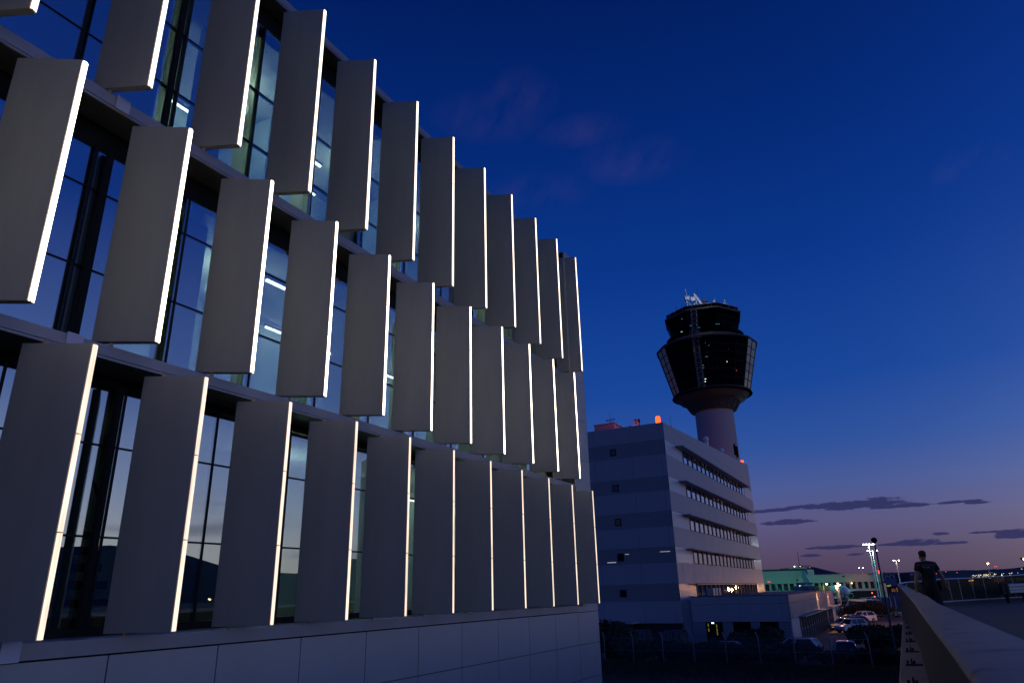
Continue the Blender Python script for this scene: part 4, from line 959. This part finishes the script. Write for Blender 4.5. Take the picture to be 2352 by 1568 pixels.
# apron vehicles
def truck(label, px, py, Y, body, L=4.5, h=2.2):
    p = H(px, py, Y); g = h2g(p.x, Y, GZ); t = thing('service_truck', label, 'truck', (0, 0, 0), 'L', 'service trucks by the aircraft'); t.location = (g.x, g.y, 0); t.rotation_euler = (0, 0, AZ)
    MB().box(-L/2, -1, .5, L/2, 1, .85).build('chassis', M_frame, t); MB().loft([[(L/2-1.5, -.95, .86), (L/2, -.95, .86), (L/2-.05, -.95, 1.5), (L/2-.35, -.9, h), (L/2-1.5, -.9, h)], [(L/2-1.5, .95, .86), (L/2, .95, .86), (L/2-.05, .95, 1.5), (L/2-.35, .9, h), (L/2-1.5, .9, h)]]).build('cab', body, t)
    MB().box(-L/2, -1, .86, L/2-1.6, 1, h*.9).build('load_bed', body, t)
    MB().box(L/2-1.2, -.98, 1.5, L/2-.4, -.96, h-.15).build('cab_window', M_cglass, t)
    for x in (-L/2+.7, L/2-.8):
        for s in (-1, 1): MB().bar((x, s*.75, .42), (x, s*1.02, .42), .42, n=14).build('wheel', M_tyre, t)
    return t
truck('dark service truck with a red tail lamp under the airliner wing', *cJ(1840, 990), 228, M_cdark)
truck('grey service truck beside the airliner engine', *cJ(1640, 960), 236, M_csilver, 5)
truck('dark service truck under the airliner nose', *cJ(560, 1000), 236, M_cdark, 4)
truck('white service truck behind the annex end, beside the airliner nose', *cJ(400, 850), 250, M_cwhite, 5, 2.6)
truck('blue-grey service truck on the apron beneath the wing tip', *cJ(2000, 1010), 222, M_cblue, 5)
for (px, py) in ((1845, 958), (1755, 830)):
    p = H(*cJ(px, py), 226.5); g = h2g(*p); o = MB().ball((g.x, g.y, g.z), .17, 8).build('tail_lamp', emit('tail_red', (1, .1, .08), 4)); tag(o, 'small red vehicle lamp glowing on the apron under the airliner wing', 'lamp', 'red vehicle lamps on the apron')
# coach parked behind the shrub, wall at the apron edge
p = H(*cJ(1440, 1120), 151); cg = h2g(p.x, 151, GZ)
bus = thing('parked_coach', 'long pale-roofed coach parked behind the brownish shrub', 'bus', (0, 0, 0), 'L'); bus.location = (cg.x, cg.y, 0); bus.rotation_euler = (0, 0, AZ+R(82))
MB().box(-6, -1.25, .35, 6, 1.25, 1.6).build('body', M_cblue, bus); MB().box(-5.95, -1.22, 1.6, 5.95, 1.22, 2.75).build('window_band', M_cglass, bus); MB().box(-6, -1.25, 2.75, 6, 1.25, 3.1).build('roof', M_cblue, bus)
for x in (-4, 3.6):
    for s in (-1, 1): MB().bar((x, s*.95, .5), (x, s*1.28, .5), .5, n=14).build('wheel', M_tyre, bus)
a, b = H(*c8(1085, 935), 180), H(*c8(1330, 935), 180)
w_ = thing('apron_wall', 'dark blue screen wall along the apron edge behind the bridge corner', 'wall', ((a.x+b.x)/2, 180, GZ), 'H')
MB().box(a.x-2, 180, GZ, b.x, 180.2, -3.2).build('screen', M_blue, w_)
for k in range(9): x = a.x-2+(b.x-a.x+2)*k/8.5; MB().box(x, 179.85, GZ, x+.14, 179.99, -3.0).build('post', M_steel, w_)
# hangars
def text_mesh(s, size, m, name='lettering', ext=.01):
    cu = bpy.data.curves.new(name, 'FONT'); cu.body = s; cu.size = size; cu.align_x = 'CENTER'; cu.align_y = 'CENTER'; cu.extrude = ext; cu.resolution_u = 2
    o = bpy.data.objects.new(name, cu); C.objects.link(o); bpy.context.view_layer.update()
    me = bpy.data.meshes.new_from_object(o.evaluated_get(bpy.context.evaluated_depsgraph_get())); bpy.data.objects.remove(o)
    me.materials.clear(); me.materials.append(m); me.name = name
    ob = bpy.data.objects.new(name, me); C.objects.link(ob); return ob
cA = lambda x, y: src(2120, 1370, 16.8, x, y)
HYP = 520.
p0, p1, p2 = H(*cA(430, 520), HYP), H(*cA(870, 800), HYP), H(*cA(1650, 560), HYP)
hz_ = H(*cA(700, 545), HYP).z
hang = thing('hangar', 'dark hangar with faint pale lettering beyond the ball-headed pole', 'building', ((p0.x+p1.x)/2, HYP, GZ), 'H')
MB().box(p0.x-6, HYP, GZ, p1.x+1, HYP+40, hz_).build('wall', M_hang, hang)
MB().box(p0.x-6.3, HYP-.5, hz_+.003, p1.x+1.3, HYP+40, hz_+.6).build('roof', M_louv, hang)
tp_ = H(*cA(690, 588), HYP-.2); tt = text_mesh('GEAN', 5.2, M_sign); tt.parent = hang; tt.rotation_euler = (pi/2, 0, 0); tt.location = Vector((tp_.x, HYP-.25, tp_.z))-ORI[hang]
HY2 = 560.
a, b = H(*cA(880, 580), HY2), H(*cA(1660, 560), HY2)
h2_ = thing('hangar', 'wide dark hangar with open green-lit doors behind the railing corner', 'building', ((a.x+b.x)/2, HY2, GZ), 'H')
MB().box(a.x, HY2+4, GZ, b.x, HY2+50, a.z).build('wall', M_hang, h2_)
MB().box(a.x-.5, HY2, a.z+.003, b.x+.5, HY2+50, a.z+.7).build('roof', M_steel, h2_)
for k in range(5): x = a.x+(b.x-a.x)*k/4; MB().box(x-.4, HY2+.5, GZ, x+.4, HY2+3.9, a.z).build('door_frame', M_louv, h2_)
mb = MB()
for z in (1.5, 3.8): mb.box(a.x+3, HY2+3.6, z-4, b.x-3, HY2+3.9, z-3.6)
mb.build('lit_gallery', emit('green_gallery', (.25, .5, .35), .12), h2_)
a, b = H(*cA(1660, 470), HYP), H(*cA(2700, 470), HYP)
h3_ = thing('hangar', 'dark hangar with a faint pale bird emblem partly hidden by the walking man', 'building', ((a.x+b.x)/2, HYP, GZ), 'H')
MB().box(a.x, HYP, GZ, b.x, HYP+40, H(*cA(1660, 470), HYP).z).build('wall', M_hang, h3_)
mb = MB()
def stroke(pts, w):
    P_ = [H(*cA(*q), HYP-.3) for q in pts]
    for p, q in zip(P_[:-1], P_[1:]): mb.bar((p.x, HYP-.2, p.z), (q.x, HYP-.2, q.z), w, w*.7, n=5)
stroke([(1715, 550), (1735, 520), (1775, 500), (1800, 505), (1820, 530), (1845, 545)], .55); stroke([(1760, 545), (1790, 525), (1830, 520), (1850, 535)], .5); stroke([(1720, 552), (1770, 548)], .4)
mb.build('bird_emblem', M_sign, h3_)
tp_ = H(*cA(2090, 530), HYP-.2); tt = text_mesh('H', 4.0, M_sign); tt.parent = h3_; tt.rotation_euler = (pi/2, 0, 0); tt.location = Vector((tp_.x, HYP-.25, tp_.z))-ORI[h3_]
a, b = H(*cA(600, 690), 330), H(*cA(1200, 1000), 330)
sh = thing('blue_shed', 'dark blue shed roof standing over lit cargo stands beyond the apron', 'shed', ((a.x+b.x)/2, 330, GZ), 'H')
MB().box(a.x, 330, b.z, b.x, 345, a.z).build('upper_wall', M_blue, sh)
for k in range(9): x = a.x+(b.x-a.x)*k/8; MB().box(x-.15, 330.2, GZ, x+.15, 330.6, b.z-.003).build('post', M_frame, sh)
for k, x_ in enumerate((1215, 1080, 990)):
    p = H(*cA(x_, 1150), 334); MB().box(p.x-(.55 if k == 0 else .35), 334, p.z-.9, p.x+(.55 if k == 0 else .3), 334.3, p.z+(.9 if k == 0 else .4)).build('lit_cargo', emit('orange_lit', (1, .35, .12), .35), sh)
a, b = H(*cA(750, 1010), 300), H(*cA(915, 975), 300)
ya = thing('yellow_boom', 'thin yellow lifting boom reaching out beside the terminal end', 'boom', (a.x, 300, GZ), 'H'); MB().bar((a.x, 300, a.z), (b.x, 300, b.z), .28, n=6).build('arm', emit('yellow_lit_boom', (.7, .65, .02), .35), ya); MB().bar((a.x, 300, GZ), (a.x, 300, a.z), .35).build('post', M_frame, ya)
a, b = H(*cA(620, 880), 296), H(*cA(740, 1070), 296)
kb = thing('stair_hut', 'pale boxy hut at the end of the green-lit terminal', 'hut', ((a.x+b.x)/2, 296, GZ), 'H'); MB().box(a.x, 296, GZ, b.x, 300, a.z).build('wall', M_term, kb); MB().box(a.x-.2, 295.8, a.z+.003, b.x+.2, 300.2, a.z+.25).build('roof', M_frame, kb)

# town lights
tl = [(185, 838), (215, 830), (268, 850), (318, 824), (375, 820), (395, 825), (437, 815), (455, 830), (365, 878), (403, 873), (208, 888), (523, 865), (552, 808), (548, 825), (597, 808), (628, 798), (640, 822), (655, 832), (615, 862), (705, 850), (752, 797), (690, 797), (885, 780), (935, 788), (905, 808), (812, 850), (858, 850), (1118, 832), (1138, 828), (1115, 795), (1176, 768), (1362, 758), (1385, 822), (1450, 745), (1420, 770), (1632, 752), (1740, 810), (1760, 630), (585, 845), (750, 742), (803, 740)]
for i, q in enumerate(tl):
    p = G(*cT(*q), 1500); s = .62+.3*((i*7) % 5)/4
    if q[1] < 745 and q[0] < 900: s *= .5
    o = MB().ball((p.x, p.y, p.z), s*.6, 6).build('town_lamp', M_town); tag(o, 'tiny warm light of the far town below the hills', 'lamp', 'far town lights')
for q, lab in (((1640, 692), 'red light on the hill just past the walking man, nearer of two'), ((1728, 697), 'red light on the hill between the man and the town lights'), ((2025, 651), 'faint red light in the sky above the town lights, dimmer of a pair'), ((2039, 651), 'bright red light in the sky above the town lights'), ((1566, 706), 'red light just past the walking man right at his elbow'), ((570, 659), 'red light on the summit of the far dark hill')):
    p = G(*c8(*q), 1800); o = MB().ball((p.x, p.y, p.z), .85, 6).build('red_lamp', M_red); tag(o, lab, 'lamp')
rg = random.Random(11)
for k in range(16):
    a = R(58+rg.random()*40); Dd = 700; e_ = -.004+.012*rg.random(); p = h2g(Dd*sin(a), Dd*cos(a), Dd*e_)
    o = MB().ball((p.x, p.y, p.z), .5+.5*rg.random(), 6).build('town_lamp', M_town); tag(o, 'far warm lamp out of the frame that shows mirrored in the office glass', 'lamp', 'lamps mirrored in the glass')
# lit arcade and lamps seen through the railing
a, b = H(*cT(940, 862), 150), H(*cT(1180, 882), 150)
ar = thing('lit_kiosk', 'low kiosk with a glowing orange roof edge among the far lights', 'kiosk', ((a.x+b.x)/2, 150, GZ), 'H')
MB().box(a.x, 150, b.z, b.x, 150.2, a.z).build('glowing_edge', emit('orange_edge', (1, .5, .12), 1.3), ar); MB().box(a.x-.5, 150.21, GZ, b.x+.5, 156, a.z-.05).build('wall', M_hang, ar)
for x0, x1, y0, y1, m_, n_ in ((850, 950, 915, 1050, 'o', 6), (1030, 1180, 905, 1040, 'o', 8), (1310, 1480, 920, 990, 'w', 7), (1570, 1829, 900, 1005, 'w', 11), (715, 800, 915, 950, 'w', 4)):
    a = H(*cT(x0, y0), 140); tp2 = thing('lit_colonnade', 'row of thin glowing columns seen through the dark railing panels', 'columns', (a.x, 140, GZ), 'H', 'lit colonnades behind the railing')
    for k in range(n_):
        t = k/max(1, n_-1); xx = x0+(x1-x0)*t; yy = y1-(y1-y0)*.3*((k*5) % 4)/3
        u, v = H(*cT(xx, y0), 140), H(*cT(xx+14, yy), 140)
        MB().bar((u.x, 140, u.z), (u.x+.02, 140, v.z), .035, n=5).build('column', emit('orange_col', (1, .5, .14), 2.2) if m_ == 'o' else emit('white_col', (.75, .95, .75), .8), tp2)
p = H(*cT(125, 995), 130); lm = thing('yard_lamp', 'bright yellow lamp cluster shining through the railing panel beside the man', 'lamp', (p.x, 130, GZ), 'H')
MB().bar((p.x, 130, GZ), (p.x, 130, p.z), .08).build('pole', M_steel, lm)
for dx in (-2.4, -1, .6, 1.9): MB().ball((p.x+dx*.14, 129.8, p.z+.02*dx), .13, 8).build('bulb', emit('yard_yellow', (1, .6, .12), 40.), lm, True)
for k in range(7):
    q0, q1 = H(*cT(70+26*k, 1010+8*k), 129), H(*cT(110+30*k, 1090+18*((k*3) % 4)), 129)
    MB().bar(tuple(q0), (q0.x, q1.y, q1.z), .022, n=4).build('light_streak', emit('yard_streak', (1, .55, .08), 1.6), lm)  # glowing bars added to imitate streaks of light below the lamp

# ------------------------------------------------------------------ 10. the walking man
MYP = 19.5
def mp(cx, cy, dy=0.):
    p = G(*c3(cx, cy), MYP); return Vector((p.x, p.y+dy, p.z))
man = thing('person', 'short-haired man in a black police polo shirt walking away along the barrier', 'person', (mp(770, 900).x, mp(770, 900).y, DZ))
def skin_body(name, joints, edges_, m, parent, sub=2):
    o0 = ORI[man]
    me = bpy.data.meshes.new(name); me.from_pydata([Vector(j[0])-o0 for j in joints], edges_, [])
    ob = bpy.data.objects.new(name, me); C.objects.link(ob)
    sk = ob.modifiers.new('skin', 'SKIN'); sk.use_smooth_shade = True
    if not me.skin_vertices: bpy.context.view_layer.objects.active = ob
    lay = me.skin_vertices[0].data
    for i, j in enumerate(joints): lay[i].radius = (j[1], j[2] if len(j) > 2 else j[1]); lay[i].use_root = (i == 0)
    s = ob.modifiers.new('sub', 'SUBSURF'); s.levels = sub; s.render_levels = sub
    bpy.context.view_layer.update()
    ev = ob.evaluated_get(bpy.context.evaluated_depsgraph_get()); nm = bpy.data.meshes.new_from_object(ev); nm.name = name
    bpy.data.objects.remove(ob); nm.materials.clear(); nm.materials.append(m)
    nm.polygons.foreach_set('use_smooth', [True]*len(nm.polygons))
    o = bpy.data.objects.new(name, nm); C.objects.link(o); o.parent = parent; return o
hip = mp(775, 930); Lsh, Rsh = mp(535, 510), mp(860, 505); neck = mp(655, 430, -.01)
elL, haL, fiL = mp(500, 790, .02), mp(490, 970, .1), mp(505, 1050, .14)
elR, haR, fiR = mp(1030, 735, -.05), mp(1135, 935, .05), mp(1165, 1000, .1)
fl = Vector((hip.x-.12, hip.y+.28, DZ+.05)); frr = Vector((hip.x+.16, hip.y-.22, DZ+.08))
hpL, hpR = mp(690, 960), mp(870, 960)
# body: one continuous skin (head to feet)
J = [(hip, .10, .085), (mp(765, 760), .13, .10), (mp(720, 600), .19, .13), (mp(690, 500), .16, .11), (neck, .075, .08), (mp(640, 385, -.02), .058, .062),
     (Lsh, .075), (mp(520, 640), .064), (elL, .055), (mp(495, 900, .06), .047), (haL, .036, .036),
     (Rsh, .075), (mp(955, 640, -.03), .064), (elR, .055), (mp(1090, 850, 0), .047), (haR, .036, .036),
     (hpL, .065), (Vector(((hpL.x+fl.x)/2, (hpL.y+fl.y)/2-.04, DZ+.5)), .075), (fl+Vector((0, -.02, .06)), .05), (fl+Vector((-.02, .17, 0)), .045),
     (hpR, .065), (Vector(((hpR.x+frr.x)/2, (hpR.y+frr.y)/2+.1, DZ+.5)), .075), (frr+Vector((0, -.02, .06)), .05), (frr+Vector((.02, .17, -.03)), .045)]
Ed = [(0, 1), (1, 2), (2, 3), (3, 4), (4, 5), (3, 6), (6, 7), (7, 8), (8, 9), (9, 10), (3, 11), (11, 12), (12, 13), (13, 14), (14, 15), (0, 16), (16, 17), (17, 18), (18, 19), (0, 20), (20, 21), (21, 22), (22, 23)]
body = skin_body('body', J, Ed, M_skin, man)
# head: shaped skull with jaw, nose, ears; looks a little to the left
hc = mp(622, 305, .0); yaw = R(28)
def headpt(x, y, z): return (hc.x+x*cos(yaw)-y*sin(yaw), hc.y+x*sin(yaw)+y*cos(yaw), hc.z+z)
hm = MB(); rings = []
for z, rx, ry, oy in ((-.135, .045, .05, .03), (-.12, .058, .072, .035), (-.085, .07, .09, .022), (-.04, .076, .098, .01), (.01, .08, .102, .0), (.05, .08, .102, -.004), (.085, .07, .09, -.006), (.108, .045, .06, -.006), (.117, .012, .02, -.006)):
    ring = []
    for i in range(20):
        a = 2*pi*i/20; x, y = rx*cos(a), ry*sin(a)+oy
        if abs(a-pi/2) < .35 and -.05 < z < .02: y += .022*(1-abs(a-pi/2)/.35)*(1.2 if z < -.03 else .7)
        ring.append(headpt(x, y, z))
    rings.append(ring)
head = hm.loft(rings).build('head', M_skin, man, True)
for s in (-1, 1):
    MB().loft([[headpt(s*(.076+.012*k), -.005+.018*cos(t), -.012+.03*sin(t)) for t in [2*pi*i/10 for i in range(10)]] for k in (0, 1)]).build('ear', M_skin, head, True)
    MB().ball(headpt(s*.032, .096, .0), .011, 6).build('eye', M_dark, head)
MB().box(*[min(a, b) for a, b in zip(headpt(-.022, .095, -.078), headpt(.022, .102, -.072))], *[max(a, b) for a, b in zip(headpt(-.022, .095, -.078), headpt(.022, .102, -.072))]).build('mouth', mat('lips', (.2, .09, .07), .6, 0, 0), head)
hr = MB(); rings = []
for z, k, cut in ((-.035, 1.03, .9), (.01, 1.04, .35), (.05, 1.06, -.2), (.09, 1.06, -1), (.118, 1.05, -1), (.13, 1.0, -1)):
    rx, ry = {-.035: (.077, .1), .01: (.081, .104), .05: (.082, .106), .09: (.074, .096), .118: (.05, .066), .13: (.015, .022)}[z]
    rings.append([headpt(rx*k*cos(a), min(ry*k*sin(a), ry*(1 if cut < 0 else (.35-.5*cut)))-.006, z) for a in [2*pi*i/24 for i in range(24)]])
hr.loft(rings).build('hair', M_hair, head, True)
# shirt, trousers, belt
def off(joints, k): return [(j[0], j[1]+k, (j[2] if len(j) > 2 else j[1])+k) for j in joints]
sj = [(mp(772, 965), .23, .19), (mp(772, 870), .205, .165), (mp(762, 760), .205, .16), (mp(720, 610), .235, .165), (mp(690, 500), .20, .14), (mp(660, 440), .085, .09),
      (Lsh, .10), (mp(517, 600, .0), .088), (mp(513, 660, .0), .08), (Rsh, .10), (mp(925, 590, -.02), .088), (mp(948, 638, -.03), .08)]
skin_body('shirt', sj, [(0, 1), (1, 2), (2, 3), (3, 4), (4, 5), (4, 6), (6, 7), (7, 8), (4, 9), (9, 10), (10, 11)], M_cloth, man)
kn = [J[17][0], J[21][0]]
tj = [(mp(772, 850), .19, .15), (mp(766, 905), .225, .18), (hip+Vector((0, 0, -.04)), .205, .17), (hpL, .15), (kn[0], .115), (fl+Vector((0, -.02, .12)), .09), (hpR, .15), (kn[1], .115), (frr+Vector((0, -.02, .12)), .09)]
skin_body('trousers', tj, [(0, 1), (1, 2), (2, 3), (3, 4), (4, 5), (2, 6), (6, 7), (7, 8)], M_cloth, man)
MB().loft([[(hip.x+.176*cos(a)-.012, hip.y+.15*sin(a), hip.z+.02+dz) for a in [2*pi*i/24 for i in range(24)]] for dz in (0, .05)], cap=False).build('belt', M_dark, man)
p = mp(975, 955, -.02); MB().loft([[(p.x-.02, p.y-.07, p.z-.12), (p.x+.05, p.y-.07, p.z-.12), (p.x+.05, p.y+.05, p.z-.12), (p.x-.02, p.y+.05, p.z-.12)], [(p.x-.03, p.y-.09, p.z+.12), (p.x+.06, p.y-.09, p.z+.12), (p.x+.06, p.y+.07, p.z+.12), (p.x-.03, p.y+.07, p.z+.12)]]).build('holster', M_dark, man)
for f_ in (fl, frr):
    MB().loft([[(f_.x+x*w, f_.y-.1+y, DZ+z) for x in (-1, 1)]+[(f_.x+x*w*.9, f_.y-.1+y, DZ+z2) for x in (1, -1)] for y, w, z, z2 in ((0, .035, .0, .08), (.08, .042, .0, .1), (.2, .045, .0, .08), (.28, .03, .0, .045))]).build('shoe', M_dark, man, True)
# hands: palm and five bent fingers each
def hand(wrist, tip, s):
    ax = (tip-wrist).normalized(); sd = Vector((0, 1, 0)).cross(ax).normalized(); nn_ = ax.cross(sd)
    pal = wrist+ax*.045
    jn = [(wrist, .027, .02), (pal, .034, .019), (pal+ax*.035, .036, .017)]; ed = [(0, 1), (1, 2)]
    for k in range(4):
        o_ = (k-1.5)*.019; Lf = (.068, .078, .074, .058)[k]; b0 = pal+ax*.042+nn_*o_
        i0 = len(jn); jn += [(b0, .0092), (b0+ax*Lf*.5+sd*.006*s, .0085), (b0+ax*Lf*.8+sd*.02*s, .008), (b0+ax*Lf*.95+sd*.034*s, .0072)]
        ed += [(2, i0), (i0, i0+1), (i0+1, i0+2), (i0+2, i0+3)]
    i0 = len(jn); th = pal-nn_*.03
    jn += [(th, .012), (th+ax*.03-nn_*.018+sd*.008*s, .0105), (th+ax*.06-nn_*.02+sd*.018*s, .0085)]; ed += [(1, i0), (i0, i0+1), (i0+1, i0+2)]
    skin_body('hand', jn, ed, M_skin, man, 1)
hand(haL, fiL, 1); hand(haR, fiR, -1)
# writing on the back
bk = mp(700, 520); wr = text_mesh('ΕΛΛΗΝΙΚΗ ΑΣΤΥΝΟΜΙΑ', .034, M_print, 'upper_lettering', .002)
w2 = text_mesh('POLICE', .052, M_print, 'lower_lettering', .002)
for o_, cy, cx in ((wr, 517, 693), (w2, 563, 703)):
    p = mp(cx, cy); o_.parent = man; o_.rotation_euler = (R(82), 0, R(-2)); o_.location = Vector((p.x, p.y-(.222 if o_ is wr else .226), p.z))-ORI[man]

# ------------------------------------------------------------------ 11. sky
W = bpy.data.worlds.new('World'); SC.world = W; W.use_nodes = True
nt = W.node_tree; N, Lk_ = nt.nodes, nt.links
bg = N['Background']
def math_(op, a, b=None, c=None, clamp=False):
    m = N.new('ShaderNodeMath'); m.operation = op; m.use_clamp = clamp
    for i, x in enumerate((a, b, c)):
        if x is None: continue
        if isinstance(x, (int, float)): m.inputs[i].default_value = x
        else: Lk_.new(x, m.inputs[i])
    return m.outputs[0]
tcw = N.new('ShaderNodeTexCoord'); sx = N.new('ShaderNodeSeparateXYZ'); Lk_.new(tcw.outputs['Generated'], sx.inputs[0])
gx, gy, gz = sx.outputs
el = math_('MULTIPLY', math_('ARCSINE', gz), 180/pi)
az = math_('ADD', math_('MULTIPLY', math_('ARCTAN2', gx, gy), 180/pi), math.degrees(AZ))    # 0 = camera heading, + to the right
def ramp(fac, stops):
    r = N.new('ShaderNodeValToRGB'); Lk_.new(fac, r.inputs[0]); cr_ = r.color_ramp
    while len(cr_.elements) < len(stops): cr_.elements.new(.5)
    for e_, (p_, c_) in zip(cr_.elements, stops): e_.position = p_; e_.color = (*c_, 1)
    return r.outputs[0]
ef = math_('DIVIDE', el, 60, clamp=True)
front_sky = ramp(ef, [(0, (.066, .043, .085)), (2/60, (.094, .066, .130)), (4.5/60, (.104, .096, .220)), (7/60, (.070, .104, .300)), (10/60, (.030, .086, .330)), (15/60, (.010, .062, .320)), (24/60, (.0034, .038, .255)), (35/60, (.0014, .022, .175)), (50/60, (.0002, .0090, .088))])
glow_sky = ramp(ef, [(0, (.86, .72, .60)), (3/60, (.88, .88, .86)), (8/60, (.50, .61, .92)), (15/60, (.17, .28, .72)), (28/60, (.016, .078, .48)), (50/60, (.004, .030, .24))])
gf = math_('POWER', math_('MAXIMUM', math_('COSINE', math_('MULTIPLY', math_('SUBTRACT', az, 112), pi/180)), 0), 2.1)
def mixc(f, a, b):
    m = N.new('ShaderNodeMix'); m.data_type = 'RGBA'
    if isinstance(f, (int, float)): m.inputs[0].default_value = f
    else: Lk_.new(f, m.inputs[0])
    for i, x in ((6, a), (7, b)):
        if isinstance(x, tuple): m.inputs[i].default_value = (*x, 1)
        else: Lk_.new(x, m.inputs[i])
    return m.outputs[2]
col = mixc(gf, front_sky, glow_sky)
cb = N.new('ShaderNodeCombineXYZ'); Lk_.new(math_('MULTIPLY', az, .9), cb.inputs[0]); Lk_.new(math_('MULTIPLY', el, 3.2), cb.inputs[1])
nz = N.new('ShaderNodeTexNoise'); nz.inputs['Scale'].default_value = 1.; nz.inputs['Detail'].default_value = 7; nz.inputs['Roughness'].default_value = .6; Lk_.new(cb.outputs[0], nz.inputs['Vector'])
nv = math_('SUBTRACT', nz.outputs['Fac'], .5)
def deg(px, py):
    a, b = tx(px, py); return math.degrees(math.atan(a)), math.degrees(math.atan(b/math.sqrt(1+a*a)))
def cloud(px, py, hw, hh, flat=1.8):
    a0, e0 = deg(px, py); aw = abs(deg(px+hw, py)[0]-a0); eh = abs(deg(px, py-hh)[1]-e0)
    dx = math_('DIVIDE', math_('SUBTRACT', az, a0), aw); dy = math_('DIVIDE', math_('SUBTRACT', el, e0), eh)
    dy = math_('MAXIMUM', dy, math_('MULTIPLY', dy, -flat))
    r2_ = math_('ADD', math_('MULTIPLY', dx, dx), math_('MULTIPLY', dy, dy))
    return math_('SUBTRACT', 1.0, r2_)
cl = None
for c_ in ((1985, 1160, 118, 16), (1890, 1163, 120, 9), (2065, 1162, 90, 8), (1760, 1174, 60, 6), (1805, 1200, 62, 9), (2195, 1153, 75, 5), (2240, 1154, 35, 6), (1915, 1257, 64, 7), (2110, 1247, 62, 11), (2160, 1226, 22, 6), (2330, 1228, 52, 15), (2262, 1222, 50, 4), (2060, 1250, 50, 5), (1860, 1276, 30, 5), (1965, 1273, 22, 5), (2180, 1247, 45, 5)):
    v = cloud(*c_); cl = v if cl is None else math_('MAXIMUM', cl, v)
ca = math_('MULTIPLY', math_('ADD', cl, math_('MULTIPLY', nv, 3.3)), 2.2, clamp=True)
col = mixc(math_('MULTIPLY', ca, .9), col, (.026, .029, .105))
# streaky cloud bank low over the sunset side (seen in the glass)
cb2 = N.new('ShaderNodeCombineXYZ'); Lk_.new(math_('MULTIPLY', az, .06), cb2.inputs[0]); Lk_.new(math_('MULTIPLY', el, .55), cb2.inputs[1])
nz2 = N.new('ShaderNodeTexNoise'); nz2.inputs['Scale'].default_value = 1.; nz2.inputs['Detail'].default_value = 6; Lk_.new(cb2.outputs[0], nz2.inputs['Vector'])
bank = math_('MULTIPLY', math_('SUBTRACT', nz2.outputs['Fac'], .52), 6., clamp=True)
bank = math_('MULTIPLY', bank, math_('MULTIPLY', math_('SUBTRACT', 9., el), .2, clamp=True))
bank = math_('MULTIPLY', bank, math_('MULTIPLY', math_('SUBTRACT', az, 44.), .1, clamp=True))
col = mixc(math_('MULTIPLY', bank, .75), col, (.07, .09, .16))
# faint rosy high cloud
pk = None
for c_ in ((1130, 270, 150, 70), (1200, 225, 90, 80), (1240, 440, 130, 50), (1450, 370, 160, 60), (1340, 300, 130, 45), (2240, 365, 110, 50), (2180, 395, 70, 30)):
    v = cloud(*c_, flat=1.0); pk = v if pk is None else math_('MAXIMUM', pk, v)
cb3 = N.new('ShaderNodeCombineXYZ'); Lk_.new(math_('MULTIPLY', math_('ADD', az, el), .13), cb3.inputs[0]); Lk_.new(math_('MULTIPLY', math_('SUBTRACT', el, az), .24), cb3.inputs[1])
nz3 = N.new('ShaderNodeTexNoise'); nz3.inputs['Scale'].default_value = 1.; nz3.inputs['Detail'].default_value = 6; nz3.inputs['Roughness'].default_value = .6; Lk_.new(cb3.outputs[0], nz3.inputs['Vector'])
pa = math_('MULTIPLY', math_('MAXIMUM', pk, 0), math_('MULTIPLY', math_('SUBTRACT', nz3.outputs['Fac'], .38), 2.6, clamp=True), clamp=True)
col = mixc(math_('MULTIPLY', pa, .11), col, (.14, .095, .25))
# below the horizon
col = mixc(math_('MULTIPLY', math_('MULTIPLY', el, -1.), 1., clamp=True), col, (.012, .010, .018))
Lk_.new(col, bg.inputs[0]); bg.inputs[1].default_value = 1.0

# ------------------------------------------------------------------ camera and render settings
cam = bpy.data.cameras.new('camera'); co = bpy.data.objects.new('camera', cam); C.objects.link(co); SC.camera = co
cam.sensor_width = 36; cam.lens = F/2352*36; cam.clip_start = .05; cam.clip_end = 40000
rt = _r2.copy(); upv = _u2.copy(); fwv = _f.copy()
Rz = Matrix.Rotation(AZ, 3, 'Z')
rt, upv, fwv = Rz @ rt, Rz @ upv, Rz @ fwv
co.matrix_world = Matrix(((rt.x, upv.x, -fwv.x, 0), (rt.y, upv.y, -fwv.y, 0), (rt.z, upv.z, -fwv.z, E), (0, 0, 0, 1)))
cam.dof.use_dof = True; cam.dof.focus_distance = 24; cam.dof.aperture_fstop = 4.0
vs_ = SC.view_settings; vs_.view_transform = 'Standard'; vs_.look = 'None'; vs_.exposure = 0; vs_.gamma = 1
SC.render.resolution_x = 1024; SC.render.resolution_y = 682
cy = SC.cycles; cy.use_denoising = True; cy.max_bounces = 8; cy.transparent_max_bounces = 24; cy.glossy_bounces = 5; cy.diffuse_bounces = 3; cy.sample_clamp_indirect = 4; cy.use_light_tree = True; cy.caustics_reflective = False; cy.caustics_refractive = False
